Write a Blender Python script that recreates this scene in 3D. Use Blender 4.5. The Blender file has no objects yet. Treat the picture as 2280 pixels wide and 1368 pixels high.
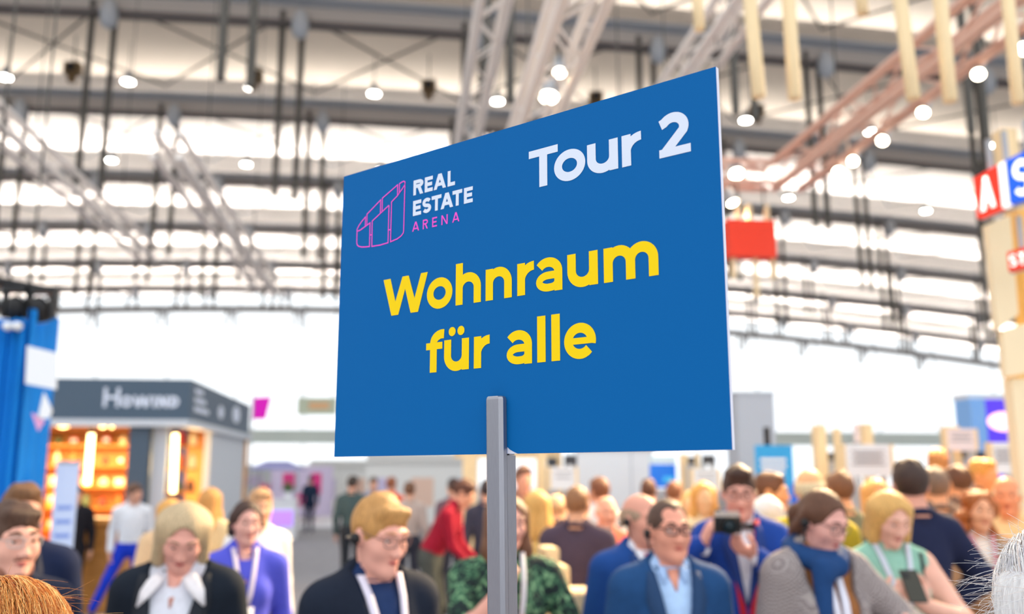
import bpy, math, random
import numpy as np
from mathutils import Vector, Matrix, Euler

# ------------------------------------------------------------------ camera, world, exposure
SC = bpy.context.scene
COL = SC.collection
EYE = 1.74                      # lens height
FPX = 2034.0                    # focal length in pixels of a 2280 px wide frame
PITCH = math.radians(10.4)
cam_d = bpy.data.cameras.new('camera')
cam = bpy.data.objects.new('camera', cam_d)
COL.objects.link(cam)
cam.location = (0, 0, EYE)
cam.rotation_euler = (math.pi / 2 + PITCH, 0, 0)
cam_d.sensor_width = 36.0
cam_d.lens = FPX / 2280 * 36.0
cam_d.clip_end = 400
cam_d.clip_start = 0.05
cam_d.dof.use_dof = True
cam_d.dof.focus_distance = 1.14
cam_d.dof.aperture_fstop = 3.0
SC.camera = cam
w = bpy.data.worlds.new('world')
SC.world = w
w.use_nodes = True
w.node_tree.nodes['Background'].inputs[0].default_value = (0.93, 0.97, 1.0, 1)
w.node_tree.nodes['Background'].inputs[1].default_value = 1.7
SC.view_settings.view_transform = 'Standard'
SC.view_settings.look = 'None'
SC.view_settings.gamma = 1.0
SC.view_settings.exposure = -0.1
SC.view_settings.use_curve_mapping = False
try:
    SC.cycles.max_bounces = 6
    SC.cycles.diffuse_bounces = 3
    SC.cycles.glossy_bounces = 2
    SC.cycles.transparent_max_bounces = 12
    SC.cycles.sample_clamp_indirect = 6.0
    SC.cycles.caustics_reflective = False
    SC.cycles.caustics_refractive = False
except Exception:
    pass


def P(px, py, D):
    """the point seen at pixel (px, py) of the photograph, D metres in front of the lens (along +Y)"""
    u = (px - 1140) / FPX
    v = (684 - py) / FPX
    y = math.cos(PITCH) - math.sin(PITCH) * v
    z = math.sin(PITCH) + math.cos(PITCH) * v
    s = D / y
    return Vector((u * s, D, EYE + z * s))


HALL = Matrix.Rotation(math.radians(6.6), 4, 'Z')     # the hall runs 6.6 degrees left of the view

# ------------------------------------------------------------------ materials
MATS = {}


def lin(c):
    return tuple(((x / 255) / 12.92 if x / 255 <= 0.04045 else ((x / 255 + 0.055) / 1.055) ** 2.4) for x in c)


def mat(name, rgb, rough=0.6, metal=0.0, emit=0.0, noise=0.0, scale=20.0, stretch=(1, 1, 1), bump=0.0, srgb=True, ecol=None, spec=0.4):
    if name in MATS:
        return MATS[name]
    m = bpy.data.materials.new(name)
    m.use_nodes = True
    nt = m.node_tree
    b = nt.nodes['Principled BSDF']
    c = lin(rgb) if srgb else rgb
    b.inputs['Base Color'].default_value = (*c, 1)
    b.inputs['Roughness'].default_value = rough
    b.inputs['Metallic'].default_value = metal
    b.inputs['Specular IOR Level'].default_value = spec
    if emit:
        e = lin(ecol) if ecol else c
        b.inputs['Emission Color'].default_value = (*e, 1)
        b.inputs['Emission Strength'].default_value = emit
    if noise or bump:
        tc = nt.nodes.new('ShaderNodeTexCoord')
        mp = nt.nodes.new('ShaderNodeMapping')
        mp.inputs['Scale'].default_value = stretch
        nz = nt.nodes.new('ShaderNodeTexNoise')
        nz.inputs['Scale'].default_value = scale
        nz.inputs['Detail'].default_value = 4
        nt.links.new(tc.outputs['Object'], mp.inputs[0])
        nt.links.new(mp.outputs[0], nz.inputs['Vector'])
        if noise:
            rp = nt.nodes.new('ShaderNodeValToRGB')
            rp.color_ramp.elements[0].position = 0.3
            rp.color_ramp.elements[1].position = 0.7
            rp.color_ramp.elements[0].color = (*[max(0, x * (1 - noise)) for x in c], 1)
            rp.color_ramp.elements[1].color = (*[min(1, x * (1 + noise)) for x in c], 1)
            nt.links.new(nz.outputs['Fac'], rp.inputs[0])
            nt.links.new(rp.outputs[0], b.inputs['Base Color'])
        if bump:
            bp = nt.nodes.new('ShaderNodeBump')
            bp.inputs['Strength'].default_value = bump
            bp.inputs['Distance'].default_value = 0.01
            nt.links.new(nz.outputs['Fac'], bp.inputs['Height'])
            nt.links.new(bp.outputs[0], b.inputs['Normal'])
    MATS[name] = m
    return m


def glass(name='clear_glass', tint=(1, 1, 1)):
    if name in MATS:
        return MATS[name]
    m = bpy.data.materials.new(name)
    m.use_nodes = True
    nt = m.node_tree
    nt.nodes.remove(nt.nodes['Principled BSDF'])
    tr = nt.nodes.new('ShaderNodeBsdfTransparent')
    tr.inputs[0].default_value = (*tint, 1)
    gl = nt.nodes.new('ShaderNodeBsdfGlossy')
    gl.inputs['Roughness'].default_value = 0.02
    mx = nt.nodes.new('ShaderNodeMixShader')
    mx.inputs[0].default_value = 0.06
    nt.links.new(tr.outputs[0], mx.inputs[1])
    nt.links.new(gl.outputs[0], mx.inputs[2])
    nt.links.new(mx.outputs[0], nt.nodes['Material Output'].inputs[0])
    MATS[name] = m
    return m


def check_fabric(name, ca, cb, scale):
    """small woven check"""
    m = mat(name, ca, 0.85)
    nt = m.node_tree
    tc = nt.nodes.new('ShaderNodeTexCoord')
    ck = nt.nodes.new('ShaderNodeTexChecker')
    ck.inputs['Scale'].default_value = scale
    ck.inputs['Color1'].default_value = (*lin(ca), 1)
    ck.inputs['Color2'].default_value = (*lin(cb), 1)
    nt.links.new(tc.outputs['Object'], ck.inputs['Vector'])
    nt.links.new(ck.outputs[0], nt.nodes['Principled BSDF'].inputs['Base Color'])
    return m


def leaf_fabric(name, ca, cb, cc, scale):
    m = mat(name, ca, 0.8)
    nt = m.node_tree
    tc = nt.nodes.new('ShaderNodeTexCoord')
    vo = nt.nodes.new('ShaderNodeTexNoise')
    vo.inputs['Scale'].default_value = scale
    vo.inputs['Detail'].default_value = 1.5
    vo.inputs['Distortion'].default_value = 1.2
    rp = nt.nodes.new('ShaderNodeValToRGB')
    e = rp.color_ramp.elements
    e[0].position = 0.44
    e[0].color = (*lin(ca), 1)
    e[1].position = 0.66
    e[1].color = (*lin(cc), 1)
    n = e.new(0.54)
    n.color = (*lin(cb), 1)
    nt.links.new(tc.outputs['Object'], vo.inputs['Vector'])
    nt.links.new(vo.outputs['Fac'], rp.inputs[0])
    nt.links.new(rp.outputs[0], nt.nodes['Principled BSDF'].inputs['Base Color'])
    return m


# ------------------------------------------------------------------ mesh helpers
class MB:
    def __init__(s):
        s.v, s.f, s.m = [], [], []

    def add(s, vs, fs, mi=0):
        b = len(s.v)
        s.v += [tuple(x) for x in vs]
        s.f += [tuple(i + b for i in f) for f in fs]
        s.m += [mi] * len(fs)
        return s

    def box(s, c, size, R=None, mi=0):
        hx, hy, hz = size[0] / 2, size[1] / 2, size[2] / 2
        vs = [Vector((x, y, z)) for z in (-hz, hz) for y in (-hy, hy) for x in (-hx, hx)]
        if R is not None:
            vs = [R @ q for q in vs]
        vs = [q + Vector(c) for q in vs]
        return s.add(vs, [(0, 2, 3, 1), (4, 5, 7, 6), (0, 1, 5, 4), (2, 6, 7, 3), (0, 4, 6, 2), (1, 3, 7, 5)], mi)

    def bar(s, a, b, wx, wy=None, up=(0, 0, 1), mi=0):
        """square bar from a to b"""
        a, b = Vector(a), Vector(b)
        d = (b - a).normalized()
        u = Vector(up)
        if abs(d.dot(u)) > 0.98:
            u = Vector((0, 1, 0))
        x = d.cross(u).normalized()
        y = x.cross(d)
        wy = wy or wx
        vs = [p + x * sx * wx / 2 + y * sy * wy / 2 for p in (a, b) for sx, sy in ((-1, -1), (1, -1), (1, 1), (-1, 1))]
        return s.add(vs, [(0, 1, 2, 3), (7, 6, 5, 4), (0, 4, 5, 1), (1, 5, 6, 2), (2, 6, 7, 3), (3, 7, 4, 0)], mi)

    def tube(s, pts, r, n=8, mi=0, cap=True):
        pts = [Vector(p) for p in pts]
        rs = r if isinstance(r, (list, tuple)) else [r] * len(pts)
        vs, fs = [], []
        d0 = (pts[1] - pts[0]).normalized()
        u = Vector((0, 0, 1)) if abs(d0.z) < 0.9 else Vector((1, 0, 0))
        for i, p in enumerate(pts):
            d = (pts[min(i + 1, len(pts) - 1)] - pts[max(i - 1, 0)]).normalized()
            x = d.cross(u)
            if x.length < 1e-4:
                x = d.cross(Vector((0, 1, 0)))
            x.normalize()
            y = x.cross(d)
            u = -y if (-y).dot(u) > 0 else y
            for k in range(n):
                t = 2 * math.pi * k / n
                vs.append(p + (x * math.cos(t) + y * math.sin(t)) * rs[i])
        for i in range(len(pts) - 1):
            for k in range(n):
                a, b = i * n + k, i * n + (k + 1) % n
                fs.append((a, b, b + n, a + n))
        if cap:
            fs.append(tuple(range(n))[::-1])
            fs.append(tuple(range((len(pts) - 1) * n, len(pts) * n)))
        return s.add(vs, fs, mi)

    def lathe(s, prof, c=(0, 0, 0), n=20, mi=0, R=None):
        vs, fs = [], []
        for r, z in prof:
            for k in range(n):
                t = 2 * math.pi * k / n
                q = Vector((r * math.cos(t), r * math.sin(t), z))
                if R is not None:
                    q = R @ q
                vs.append(q + Vector(c))
        for i in range(len(prof) - 1):
            for k in range(n):
                a, b = i * n + k, i * n + (k + 1) % n
                fs.append((a, b, b + n, a + n))
        fs.append(tuple(range(n))[::-1])
        fs.append(tuple(range((len(prof) - 1) * n, len(prof) * n)))
        return s.add(vs, fs, mi)

    def poly(s, pts, th=None, nrm=(0, -1, 0), mi=0):
        """flat polygon, with thickness th behind it"""
        n = len(pts)
        vs = [Vector(p) for p in pts]
        if not th:
            return s.add(vs, [tuple(range(n))], mi)
        off = Vector(nrm).normalized() * -th
        vs2 = vs + [p + off for p in vs]
        fs = [tuple(range(n)), tuple(range(2 * n - 1, n - 1, -1))] + [(i, i + n, (i + 1) % n + n, (i + 1) % n) for i in range(n)]
        return s.add(vs2, fs, mi)

    def build(s, name, mats, parent=None, smooth=False, M=None):
        me = bpy.data.meshes.new(name)
        vs = s.v if M is None else [tuple(M @ Vector(q)) for q in s.v]
        me.from_pydata(vs, [], s.f)
        if not isinstance(mats, (list, tuple)):
            mats = [mats]
        for m in mats:
            me.materials.append(m)
        if len(mats) > 1:
            me.polygons.foreach_set('material_index', s.m)
        if smooth:
            me.polygons.foreach_set('use_smooth', [True] * len(s.f))
        me.update()
        o = bpy.data.objects.new(name, me)
        COL.objects.link(o)
        if parent is not None:
            o.parent = parent
        return o


def tag(o, label=None, cat=None, group=None, kind=None):
    if label:
        o['label'] = label
    if cat:
        o['category'] = cat
    if group:
        o['group'] = group
    if kind:
        o['kind'] = kind
    return o


def empty(name, loc=(0, 0, 0), rz=0.0, label=None, cat=None, group=None, kind=None):
    o = bpy.data.objects.new(name, None)
    o.empty_display_size = 0.1
    COL.objects.link(o)
    o.location = loc
    o.rotation_euler = (0, 0, rz)
    return tag(o, label, cat, group, kind)


def copy_tree(o, parent=None):
    c = o.copy()
    COL.objects.link(c)
    c.parent = parent
    for ch in list(o.children):
        copy_tree(ch, c)
    return c


# ------------------------------------------------------------------ lettering: strokes in millimetres
def arc(cx, cy, rx, ry, a0, a1, n=18):
    return [(cx + rx * math.cos(math.radians(a0 + (a1 - a0) * i / n)), cy + ry * math.sin(math.radians(a0 + (a1 - a0) * i / n))) for i in range(n + 1)]


def stroke(pts, wd, closed=False):
    """polyline with butt ends and mitred joints -> list of quads"""
    n = len(pts)
    L, R = [], []
    for i in range(n):
        if closed:
            a, b, c = pts[i - 1], pts[i], pts[(i + 1) % n]
        else:
            a, b, c = pts[max(i - 1, 0)], pts[i], pts[min(i + 1, n - 1)]
        d1 = Vector((b[0] - a[0], b[1] - a[1]))
        d2 = Vector((c[0] - b[0], c[1] - b[1]))
        if d1.length < 1e-9:
            d1 = d2
        if d2.length < 1e-9:
            d2 = d1
        d1.normalize()
        d2.normalize()
        t = d1 + d2
        t = t.normalized() if t.length > 1e-6 else d1
        nn = Vector((-t.y, t.x))
        k = max(0.45, nn.dot(Vector((-d1.y, d1.x))))
        h = wd / 2 / k
        L.append((b[0] + nn.x * h, b[1] + nn.y * h))
        R.append((b[0] - nn.x * h, b[1] - nn.y * h))
    qs = []
    for i in range(n if closed else n - 1):
        j = (i + 1) % n
        qs.append([R[i], R[j], L[j], L[i]])
    return qs


def rect(x0, y0, x1, y1):
    return [[(x0, y0), (x1, y0), (x1, y1), (x0, y1)]]


WS = 12.3


def g_n(wd=43.0, asc=41.0):
    a, b = 6.15, wd - 6.15
    return rect(0, 0, WS, asc) + stroke([(a, 12), (a, 21)] + arc((a + b) / 2, 21.5, (b - a) / 2, 14.3, 180, 0) + [(b, 0)], WS)


def flip(qs, wd, h):
    return [[(wd - x, h - y) for x, y in q] for q in qs]


def glyph(ch):
    if ch == 'o':
        return stroke(arc(23.3, 20.6, 17.2, 15.3, 0, 360, 40)[:-1], 12.0, True), 46.7
    if ch == 'n':
        return g_n(), 43
    if ch == 'h':
        return g_n(43.7, 56), 43.7
    if ch == 'u':
        return flip(g_n(43.5, 41), 43.5, 41.2), 43.5
    if ch == '\u00fc':
        q = flip(g_n(43.3, 41), 43.3, 41.2)
        return q + [arc(13.8, 51.8, 6.1, 6.1, 0, 360, 24)[:-1], arc(29.3, 51.8, 6.1, 6.1, 0, 360, 24)[:-1]], 43.3
    if ch == 'm':
        q = rect(0, 0, WS, 41)
        for a, b in ((6.15, 36.1), (36.1, 66.0)):
            q += stroke([(a, 12), (a, 21)] + arc((a + b) / 2, 21.5, (b - a) / 2, 14.3, 180, 0) + [(b, 0)], WS)
        return q, 72
    if ch == 'r':
        return rect(0, 0, WS, 41) + stroke([(6.15, 8)] + arc(26.3, 17, 20.1, 19.0, 180, 92, 12) + [(26.3, 36.0)], 11.4), 26.4
    if ch == 'a':
        top = stroke(arc(19.2, 24.5, 15.4, 12.3, 147, 0, 18) + [(34.6, 0)], 11.8)
        bowl = stroke([(36, 20.4), (22, 20.3)] + arc(19.5, 12.7, 13.7, 7.6, 90, 270, 16) + [(24, 5.3)] + arc(24, 15.3, 10.5, 10, 270, 350, 8), 9.6)
        return top + bowl, 41
    if ch == 'e':
        return stroke(arc(22.4, 21.2, 16.6, 15.5, -14, 320, 40), 11.8) + rect(6, 17.3, 43.6, 25.0), 44.7
    if ch == 'l':
        return rect(0, 0, 12.6, 56.7), 12.6
    if ch == 'f':
        return stroke([(13.4, 0), (13.4, 38)] + arc(29.5, 39, 16.1, 11.6, 180, 80, 12), 12.2) + rect(0, 30.7, 29.4, 39.9), 32
    if ch == 'W':
        return [[(17.4, 0), (31, 0), (14, 53.2), (0, 53.2)], [(17.4, 0), (31, 0), (49.9, 53.2), (37.7, 53.2)],
                [(55, 0), (69.1, 0), (49.9, 53.2), (37.7, 53.2)], [(55, 0), (69.1, 0), (86.3, 53.2), (73.6, 53.2)]], 86.3
    if ch == 'T':
        return rect(0, 40.3, 45.1, 50.1) + rect(16.4, 0, 28.8, 45), 45.1
    if ch == '2':
        return stroke([(4.6, 38.9)] + arc(20.3, 33.0, 14.0, 12.2, 140, -24, 18) + [(8.5, 4.2)], 11.8) + rect(2.3, 0, 42, 9.8) + [[(2.3, 0), (14, 6), (14, 9.8), (2.3, 8)]], 42


def cap_glyph(ch, wd, h, s):
    """plain capital letters, width wd, height h, stroke s"""
    if ch == 'E':
        return rect(0, 0, s, h) + rect(0, 0, wd, s) + rect(0, h - s, wd, h) + rect(0, h / 2 - s / 2, wd * 0.92, h / 2 + s / 2)
    if ch == 'L':
        return rect(0, 0, s, h) + rect(0, 0, wd, s)
    if ch == 'T':
        return rect(0, h - s, wd, h) + rect(wd / 2 - s / 2, 0, wd / 2 + s / 2, h)
    if ch == 'I':
        return rect(0, 0, s, h)
    if ch == 'H':
        return rect(0, 0, s, h) + rect(wd - s, 0, wd, h) + rect(0, h / 2 - s / 2, wd, h / 2 + s / 2)
    if ch == 'A':
        m = wd / 2
        k = s * 0.62
        return [[(0, 0), (s * 1.12, 0), (m + k, h), (m - k, h)], [(wd - s * 1.12, 0), (wd, 0), (m + k, h), (m - k, h)], [(wd * 0.2, h * 0.2), (wd * 0.8, h * 0.2), (wd * 0.74, h * 0.2 + s * 0.9), (wd * 0.26, h * 0.2 + s * 0.9)]]
    if ch == 'N':
        return rect(0, 0, s, h) + rect(wd - s, 0, wd, h) + [[(0, h), (wd - s * 1.1, 0), (wd, 0), (s * 1.1, h)]]
    if ch == 'R':
        r = h * 0.27
        return rect(0, 0, s, h) + stroke([(s * 0.5, h - s / 2), (wd * 0.5, h - s / 2)] + arc(wd * 0.55, h - s / 2 - (r - s / 2) - 0.0, wd * 0.45 - s / 2, r - s / 2, 90, -90, 10) + [(s * 0.5, h - 2 * r + s / 2)], s) + [[(wd * 0.38, h - 2 * r + s * 0.4), (wd * 0.38 + s * 1.1, h - 2 * r + s * 0.6), (wd, 0), (wd - s * 1.2, 0)]]
    if ch == 'S':
        r = (h - s) / 4
        m = wd / 2
        return stroke(arc(m, h - s / 2 - r, m - s / 2, r, 25, 270, 14) + arc(m, s / 2 + r, m - s / 2, r, 90, -155, 14)[0:], s)
    if ch == 'D':
        return rect(0, 0, s, h) + stroke([(s / 2, h - s / 2), (wd * 0.4, h - s / 2)] + arc(wd * 0.4, h / 2, wd * 0.6 - s / 2, h / 2 - s / 2, 90, -90, 14) + [(s / 2, s / 2)], s)
    if ch == 'O':
        return stroke(arc(wd / 2, h / 2, wd / 2 - s / 2, h / 2 - s / 2, 0, 360, 24)[:-1], s, True)
    if ch == 'W':
        t = s * 1.05
        x = [0, wd * 0.25, wd * 0.5, wd * 0.75, wd]
        q = []
        for i in range(4):
            a, b = x[i], x[i + 1]
            y0, y1 = (h, 0) if i % 2 == 0 else (0, h)
            q.append([(a - t / 2, y0), (a + t / 2, y0), (b + t / 2, y1), (b - t / 2, y1)])
        return q


def lettering(name, quads, material, parent, y=0.0, M=None, th=0.0):
    """quads in metres (x, z), facing -y at the plane y"""
    mb = MB()
    y0 = y
    lev, prev = 0, None
    for q in quads:
        if prev is not None and not (q[0] == prev[1] and q[-1] == prev[2]):
            lev += 1                      # a new stroke lies a hair above the one before
        prev = q
        y = y0 - 0.00003 * lev
        a = sum(q[i][0] * q[(i + 1) % len(q)][1] - q[(i + 1) % len(q)][0] * q[i][1] for i in range(len(q)))
        if a < 0:
            q = q[::-1]
        mb.poly([(x, y, z) for x, z in q], th or None)
    return mb.build(name, material, parent, M=M)


def shift(qs, dx, dy, k=1.0):
    return [[(x * k + dx, y * k + dy) for x, y in q] for q in qs]
# ================================================================== THE HALL
M_floor = mat('floor_carpet', (150, 150, 156), 0.75, noise=0.08, scale=3)
M_ceil = mat('roof_lining', (214, 200, 186), 0.8, noise=0.03, scale=0.6)
M_beam = mat('roof_beam_paint', (192, 182, 174), 0.6)
M_beamdk = mat('roof_flange_paint', (112, 104, 102), 0.6)
M_rod = mat('roof_rod_paint', (84, 80, 74), 0.55)
M_node = mat('roof_node_paint', (180, 184, 190), 0.5)
M_fill_up = mat('roof_fill_glow', (255, 252, 244), 0.6, emit=15.0)  # glow of the strips added above the beams to brighten the lining
M_fill_up_far = mat('roof_fill_glow_far', (250, 252, 255), 0.6, emit=80.0)  # added strips, stronger so the far bays read as flooded by window light
M_alu = mat('truss_aluminium', (248, 238, 230), 0.5)
M_rosy = mat('truss_rosy', (222, 180, 160), 0.5)
M_steel = mat('window_frame_paint', (214, 220, 224), 0.5)
M_black = mat('black_plastic', (24, 24, 26), 0.45)
M_white = mat('white_board', (236, 238, 242), 0.5)
M_wood = mat('pale_spruce', (242, 214, 168), 0.55, noise=0.10, scale=6, stretch=(6, 6, 0.5))
M_woodd = mat('oak_board', (196, 132, 62), 0.5, noise=0.16, scale=5, stretch=(1, 6, 6))
M_lamp = mat('lamp_disc', (255, 250, 240), 0.4, emit=26.0)
M_lampw = mat('warm_lamp_disc', (255, 236, 205), 0.4, emit=26.0)

floor = MB().box((0, 40, -0.05), (190, 150, 0.1)).build('floor', M_floor)
tag(floor, kind='structure')

H0 = 17.95          # beam underside height at the crown
XC = -8.0           # crown position across the hall
KA = 0.0009


def drop(x):
    return KA * (x - XC) ** 2


BEAMS = [22.0, 31.6, 40.9, 51.0, 61.5, 72.5, 82.5, 92.5]
XS = [-68 + 4 * i for i in range(35)]
ceiling = empty('ceiling', kind='structure')
ceiling.rotation_euler = (0, 0, math.radians(6.6))


def sweep(prof, name, m, parent, xs=XS):
    """profile of (y, z) swept along the arch of the roof"""
    vs, fs = [], []
    n = len(prof)
    for x in xs:
        for y, z in prof:
            vs.append((x, y, z - drop(x)))
    for i in range(len(xs) - 1):
        for k in range(n):
            a, b = i * n + k, i * n + (k + 1) % n
            fs.append((a, a + n, b + n, b))
    fs.append(tuple(range(n)))
    fs.append(tuple(range((len(xs) - 1) * n, len(xs) * n))[::-1])
    return MB().add(vs, fs).build(name, m, parent)


def slab(y0, y1, z0, z1, th=0.12):
    return [(y0, z0), (y1, z1), (y1, z1 + th), (y0, z0 + th)]


LAT = 6.6
NODES = [-59.4 + LAT * i + 2.2 for i in range(18)]
rod_mesh = {}
for bi, s in enumerate(BEAMS):
    bd = 0.62 if bi < 3 else 0.26          # the near beams are deeper
    bm = sweep([(s - 0.13, H0 + 0.02), (s + 0.13, H0 + 0.02), (s + 0.13, H0 + bd), (s - 0.13, H0 + bd)], 'roof_beam', M_beam, ceiling)
    sweep([(s - 0.26, H0 - 0.1), (s + 0.26, H0 - 0.1), (s + 0.26, H0 + 0.02), (s - 0.26, H0 + 0.02)], 'bottom_flange', M_beamdk, bm)
    sweep([(s - 0.26, H0 + bd), (s + 0.26, H0 + bd), (s + 0.26, H0 + bd + 0.06), (s - 0.26, H0 + bd + 0.06)], 'top_flange', M_node, bm)
    # added tray, hidden from below, whose glow grades the lining towards the beam
    zt0 = H0 + bd + 0.06
    sweep([(s - 0.62, zt0), (s - 0.24, zt0), (s - 0.24, zt0 + 0.03), (s - 0.58, zt0 + 0.03), (s - 0.58, zt0 + 0.09), (s - 0.62, zt0 + 0.09)], 'fill_tray', M_node, bm)
    sweep([(s - 0.56, zt0 + 0.04), (s - 0.26, zt0 + 0.04), (s - 0.26, zt0 + 0.06), (s - 0.56, zt0 + 0.06)], 'fill_strip', M_fill_up if bi < 3 else M_fill_up_far, bm)
    if bi < len(BEAMS) - 1:
        e = BEAMS[bi + 1]
        rise = 2.1
        prof = [(s + (e - s) * t, H0 + 1.75 + rise * math.sin(math.pi * min(1, 0.12 + t * 0.88)) * 0.7) for t in [i / 8 for i in range(9)]]
        sweep(prof + [(y, z + 0.12) for y, z in prof[::-1]], 'roof_panel', M_ceil, ceiling)
    ln = 6.6 if bi < 4 else (3.6 if bi < 6 else 1.6)
    for x in NODES:
        z = H0 - drop(x)
        for q, dx in enumerate((-0.33, 0.33)):
            key = (round(ln, 1), q)
            if key not in rod_mesh:
                o = MB().tube([(0, 0, 0.4), (0, 0, -ln)], 0.115, 8).build('roof_rod', M_rod, bm)
                rod_mesh[key] = o.data
            else:
                o = bpy.data.objects.new('roof_rod', rod_mesh[key])
                COL.objects.link(o)
                o.parent = bm
            o.location = (x + dx, s + (0.25 if q else -0.1), z)
        if 'node' not in rod_mesh:
            o = MB().lathe([(0.05, -0.55), (0.26, -0.4), (0.32, 0.0), (0.22, 0.4), (0.1, 0.55)], n=12).build('roof_node', M_node, bm, True)
            rod_mesh['node'] = o.data
        else:
            o = bpy.data.objects.new('roof_node', rod_mesh['node'])
            COL.objects.link(o)
            o.parent = bm
        o.location = (x + 0.33, s - 0.4, z - 0.25)
        # crossed bracing under the lining towards the next beam
        if bi < len(BEAMS) - 1:
            e = BEAMS[bi + 1]
            for sg in (-1, 1):
                x2 = x + sg * LAT
                b = MB().tube([(x, s + 0.3, H0 + 0.7 - drop(x)), (x2, e - 0.9, H0 + 0.95 - drop(x2))], 0.05, 6).build('roof_brace', M_rod, bm)

# lamps and loudspeakers under the roof
lamp0 = None
SIDE = ['far left', 'left', 'centre-left', 'centre', 'centre-right', 'right', 'far right']


def hall_lamp(hx, s, z, label):
    global lamp0
    if lamp0 is None:
        r = empty('ceiling_lamp')
        MB().lathe([(0.10, 0.42), (0.14, 0.3), (0.26, 0.05), (0.27, -0.06), (0.25, -0.06)], n=16).build('lamp_housing', M_node, r, True)
        MB().lathe([(0.24, -0.10), (0.24, -0.062)], n=16).build('lamp_disc', M_lamp, r)
        MB().tube([(0, 0, 0.4), (0, 0, 1.75)], 0.02, 6).build('hanger', M_rod, r)
        lamp0 = r
    else:
        r = copy_tree(lamp0)
    r.location = HALL @ Vector((hx, s, z))
    tag(r, label, 'lamp', 'round lamps hung under the hall roof')


k = 0
ORD = ['first', 'second', 'third', 'fourth', 'fifth', 'sixth', 'seventh', 'eighth', 'ninth', 'tenth', 'eleventh', 'twelfth', 'thirteenth', 'fourteenth']
for row, (px0, dpx, py, D, n, rn) in enumerate([(12, 274, 172, 38.0, 9, 'nearest'), (250, 300, 335, 47.8, 7, 'second nearest')]):
    for i in range(n):
        q = P(px0 + dpx * i, py, D)
        h = HALL.inverted() @ q
        s = 38.2 if row == 0 else 48.2
        hx = q.x * 1.02
        hx = (h.x) * s / max(1e-6, h.y)
        hall_lamp(hx, s, H0 + (0.35 if row == 0 else 0.25) - drop(hx), '%s white roof lamp from the left in the %s row under the roof' % (ORD[i], rn))
for i in range(6):
    hx = -21.5 + 7.4 * i
    r = empty('loudspeaker', HALL @ Vector((hx, 37.6, H0 + 0.5 - drop(hx))), label='%s brown roof loudspeaker from the left, hung between the roof lamps' % ORD[i], cat='loudspeaker', group='loudspeakers under the roof')
    M_spk = mat('speaker_brown', (110, 86, 52), 0.6)
    MB().box((0, 0, 0), (0.62, 0.45, 0.5)).box((0, -0.05, -0.42), (0.28, 0.2, 0.4)).build('cabinet', M_spk, r)
    MB().lathe([(0.2, -0.02), (0.2, 0.02)], c=(0, -0.235, 0), n=14, R=Matrix.Rotation(math.pi / 2, 3, 'X')).build('cone', M_black, r)
    MB().tube([(0, 0, 0.2), (0, 0, 1.5)], 0.03, 6).build('hanger', M_rod, r)

# far wall of glass
wall = empty('wall_back', kind='structure')
wall.rotation_euler = (0, 0, math.radians(6.6))
SW = 97.0
M_pane = glass()
wz = [0.0, 5.0, 6.2, 13.0, 19.5]
MB().box((0, SW, 5.6), (148, 0.5, 1.4)).build('transom', mat('transom_paint', (226, 238, 232), 0.6), wall)
pane_lo = pane_hi = None
for i in range(22):
    x = -73.5 + 7.0 * i
    wn = MB().box((x, SW + 0.1, 10.1), (0.10, 0.3, 20.2)).build('window_%d' % (i + 1), M_steel)
    wn.parent = wall
    if i < 21:
        MB().box((x + 3.5, SW + 0.1, 2.55), (6.78, 0.02, 5.1)).build('pane', M_pane, wn)
        MB().box((x + 3.5, SW + 0.1, 9.5), (6.78, 0.02, 6.8)).build('pane', M_pane, wn)
        MB().box((x + 3.5, SW + 0.1, 16.6), (6.78, 0.02, 6.6)).build('pane', M_pane, wn)

for sx, nm in ((-1, 'wall_left'), (1, 'wall_right')):
    wl = MB().box((sx * 74, 35, 9.6), (0.3, 124, 19.2)).build(nm, mat('side_wall_panel', (222, 224, 228), 0.7))
    wl.rotation_euler = (0, 0, math.radians(6.6))
    tag(wl, kind='structure')

# ------------------------------------------------------------------ lighting trusses
truss_n = 0


def truss(A, B, wd, label, m=None, bay=0.5):
    """square four-chord truss from A to B with zigzag lacing"""
    A, B = Vector(A), Vector(B)
    r = empty('lighting_truss', A, label=label, cat='truss', group='aluminium lighting trusses')
    d = B - A
    L = d.length
    d.normalize()
    x = d.cross(Vector((0, 0, 1))).normalized() * wd / 2
    y = Vector((0, 0, 1)) * wd / 2
    m = m or M_alu
    cs = [x + y, -x + y, -x - y, x - y]
    for c in cs:
        MB().tube([c, c + d * L], wd * 0.15, 8).build('chord', m, r)
    nb = max(2, int(L / (wd * 1.8)))
    for f in range(4):
        a, b = cs[f], cs[(f + 1) % 4]
        mb = MB()
        for i in range(nb):
            p, q = (a, b) if i % 2 == 0 else (b, a)
            mb.bar(p + d * L * i / nb, q + d * L * (i + 1) / nb, wd * 0.06)
        mb.build('lacing', m, r)
    for t_ in (0.25, 0.75):
        c = d * L * t_
        MB().tube([c + y, c + Vector((0, 0, H0 + 0.6 - A.z - c.z))], 0.012, 6).build('hanger_cable', M_rod, r)
    return r


def hangers(r, pts, z):
    for p in pts:
        MB().tube([Vector(p) - r.location, Vector((p[0], p[1], z)) - r.location], 0.02, 6).build('hanger', M_rod, r)


def hdir(p, length):
    """second end of a truss that runs along the hall from p"""
    return Vector(p) + (HALL @ Vector((0, length, 0)))


def along(px, py, D, back, fwd):
    p = P(px, py, D)
    return hdir(p, -back), hdir(p, fwd)


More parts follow.
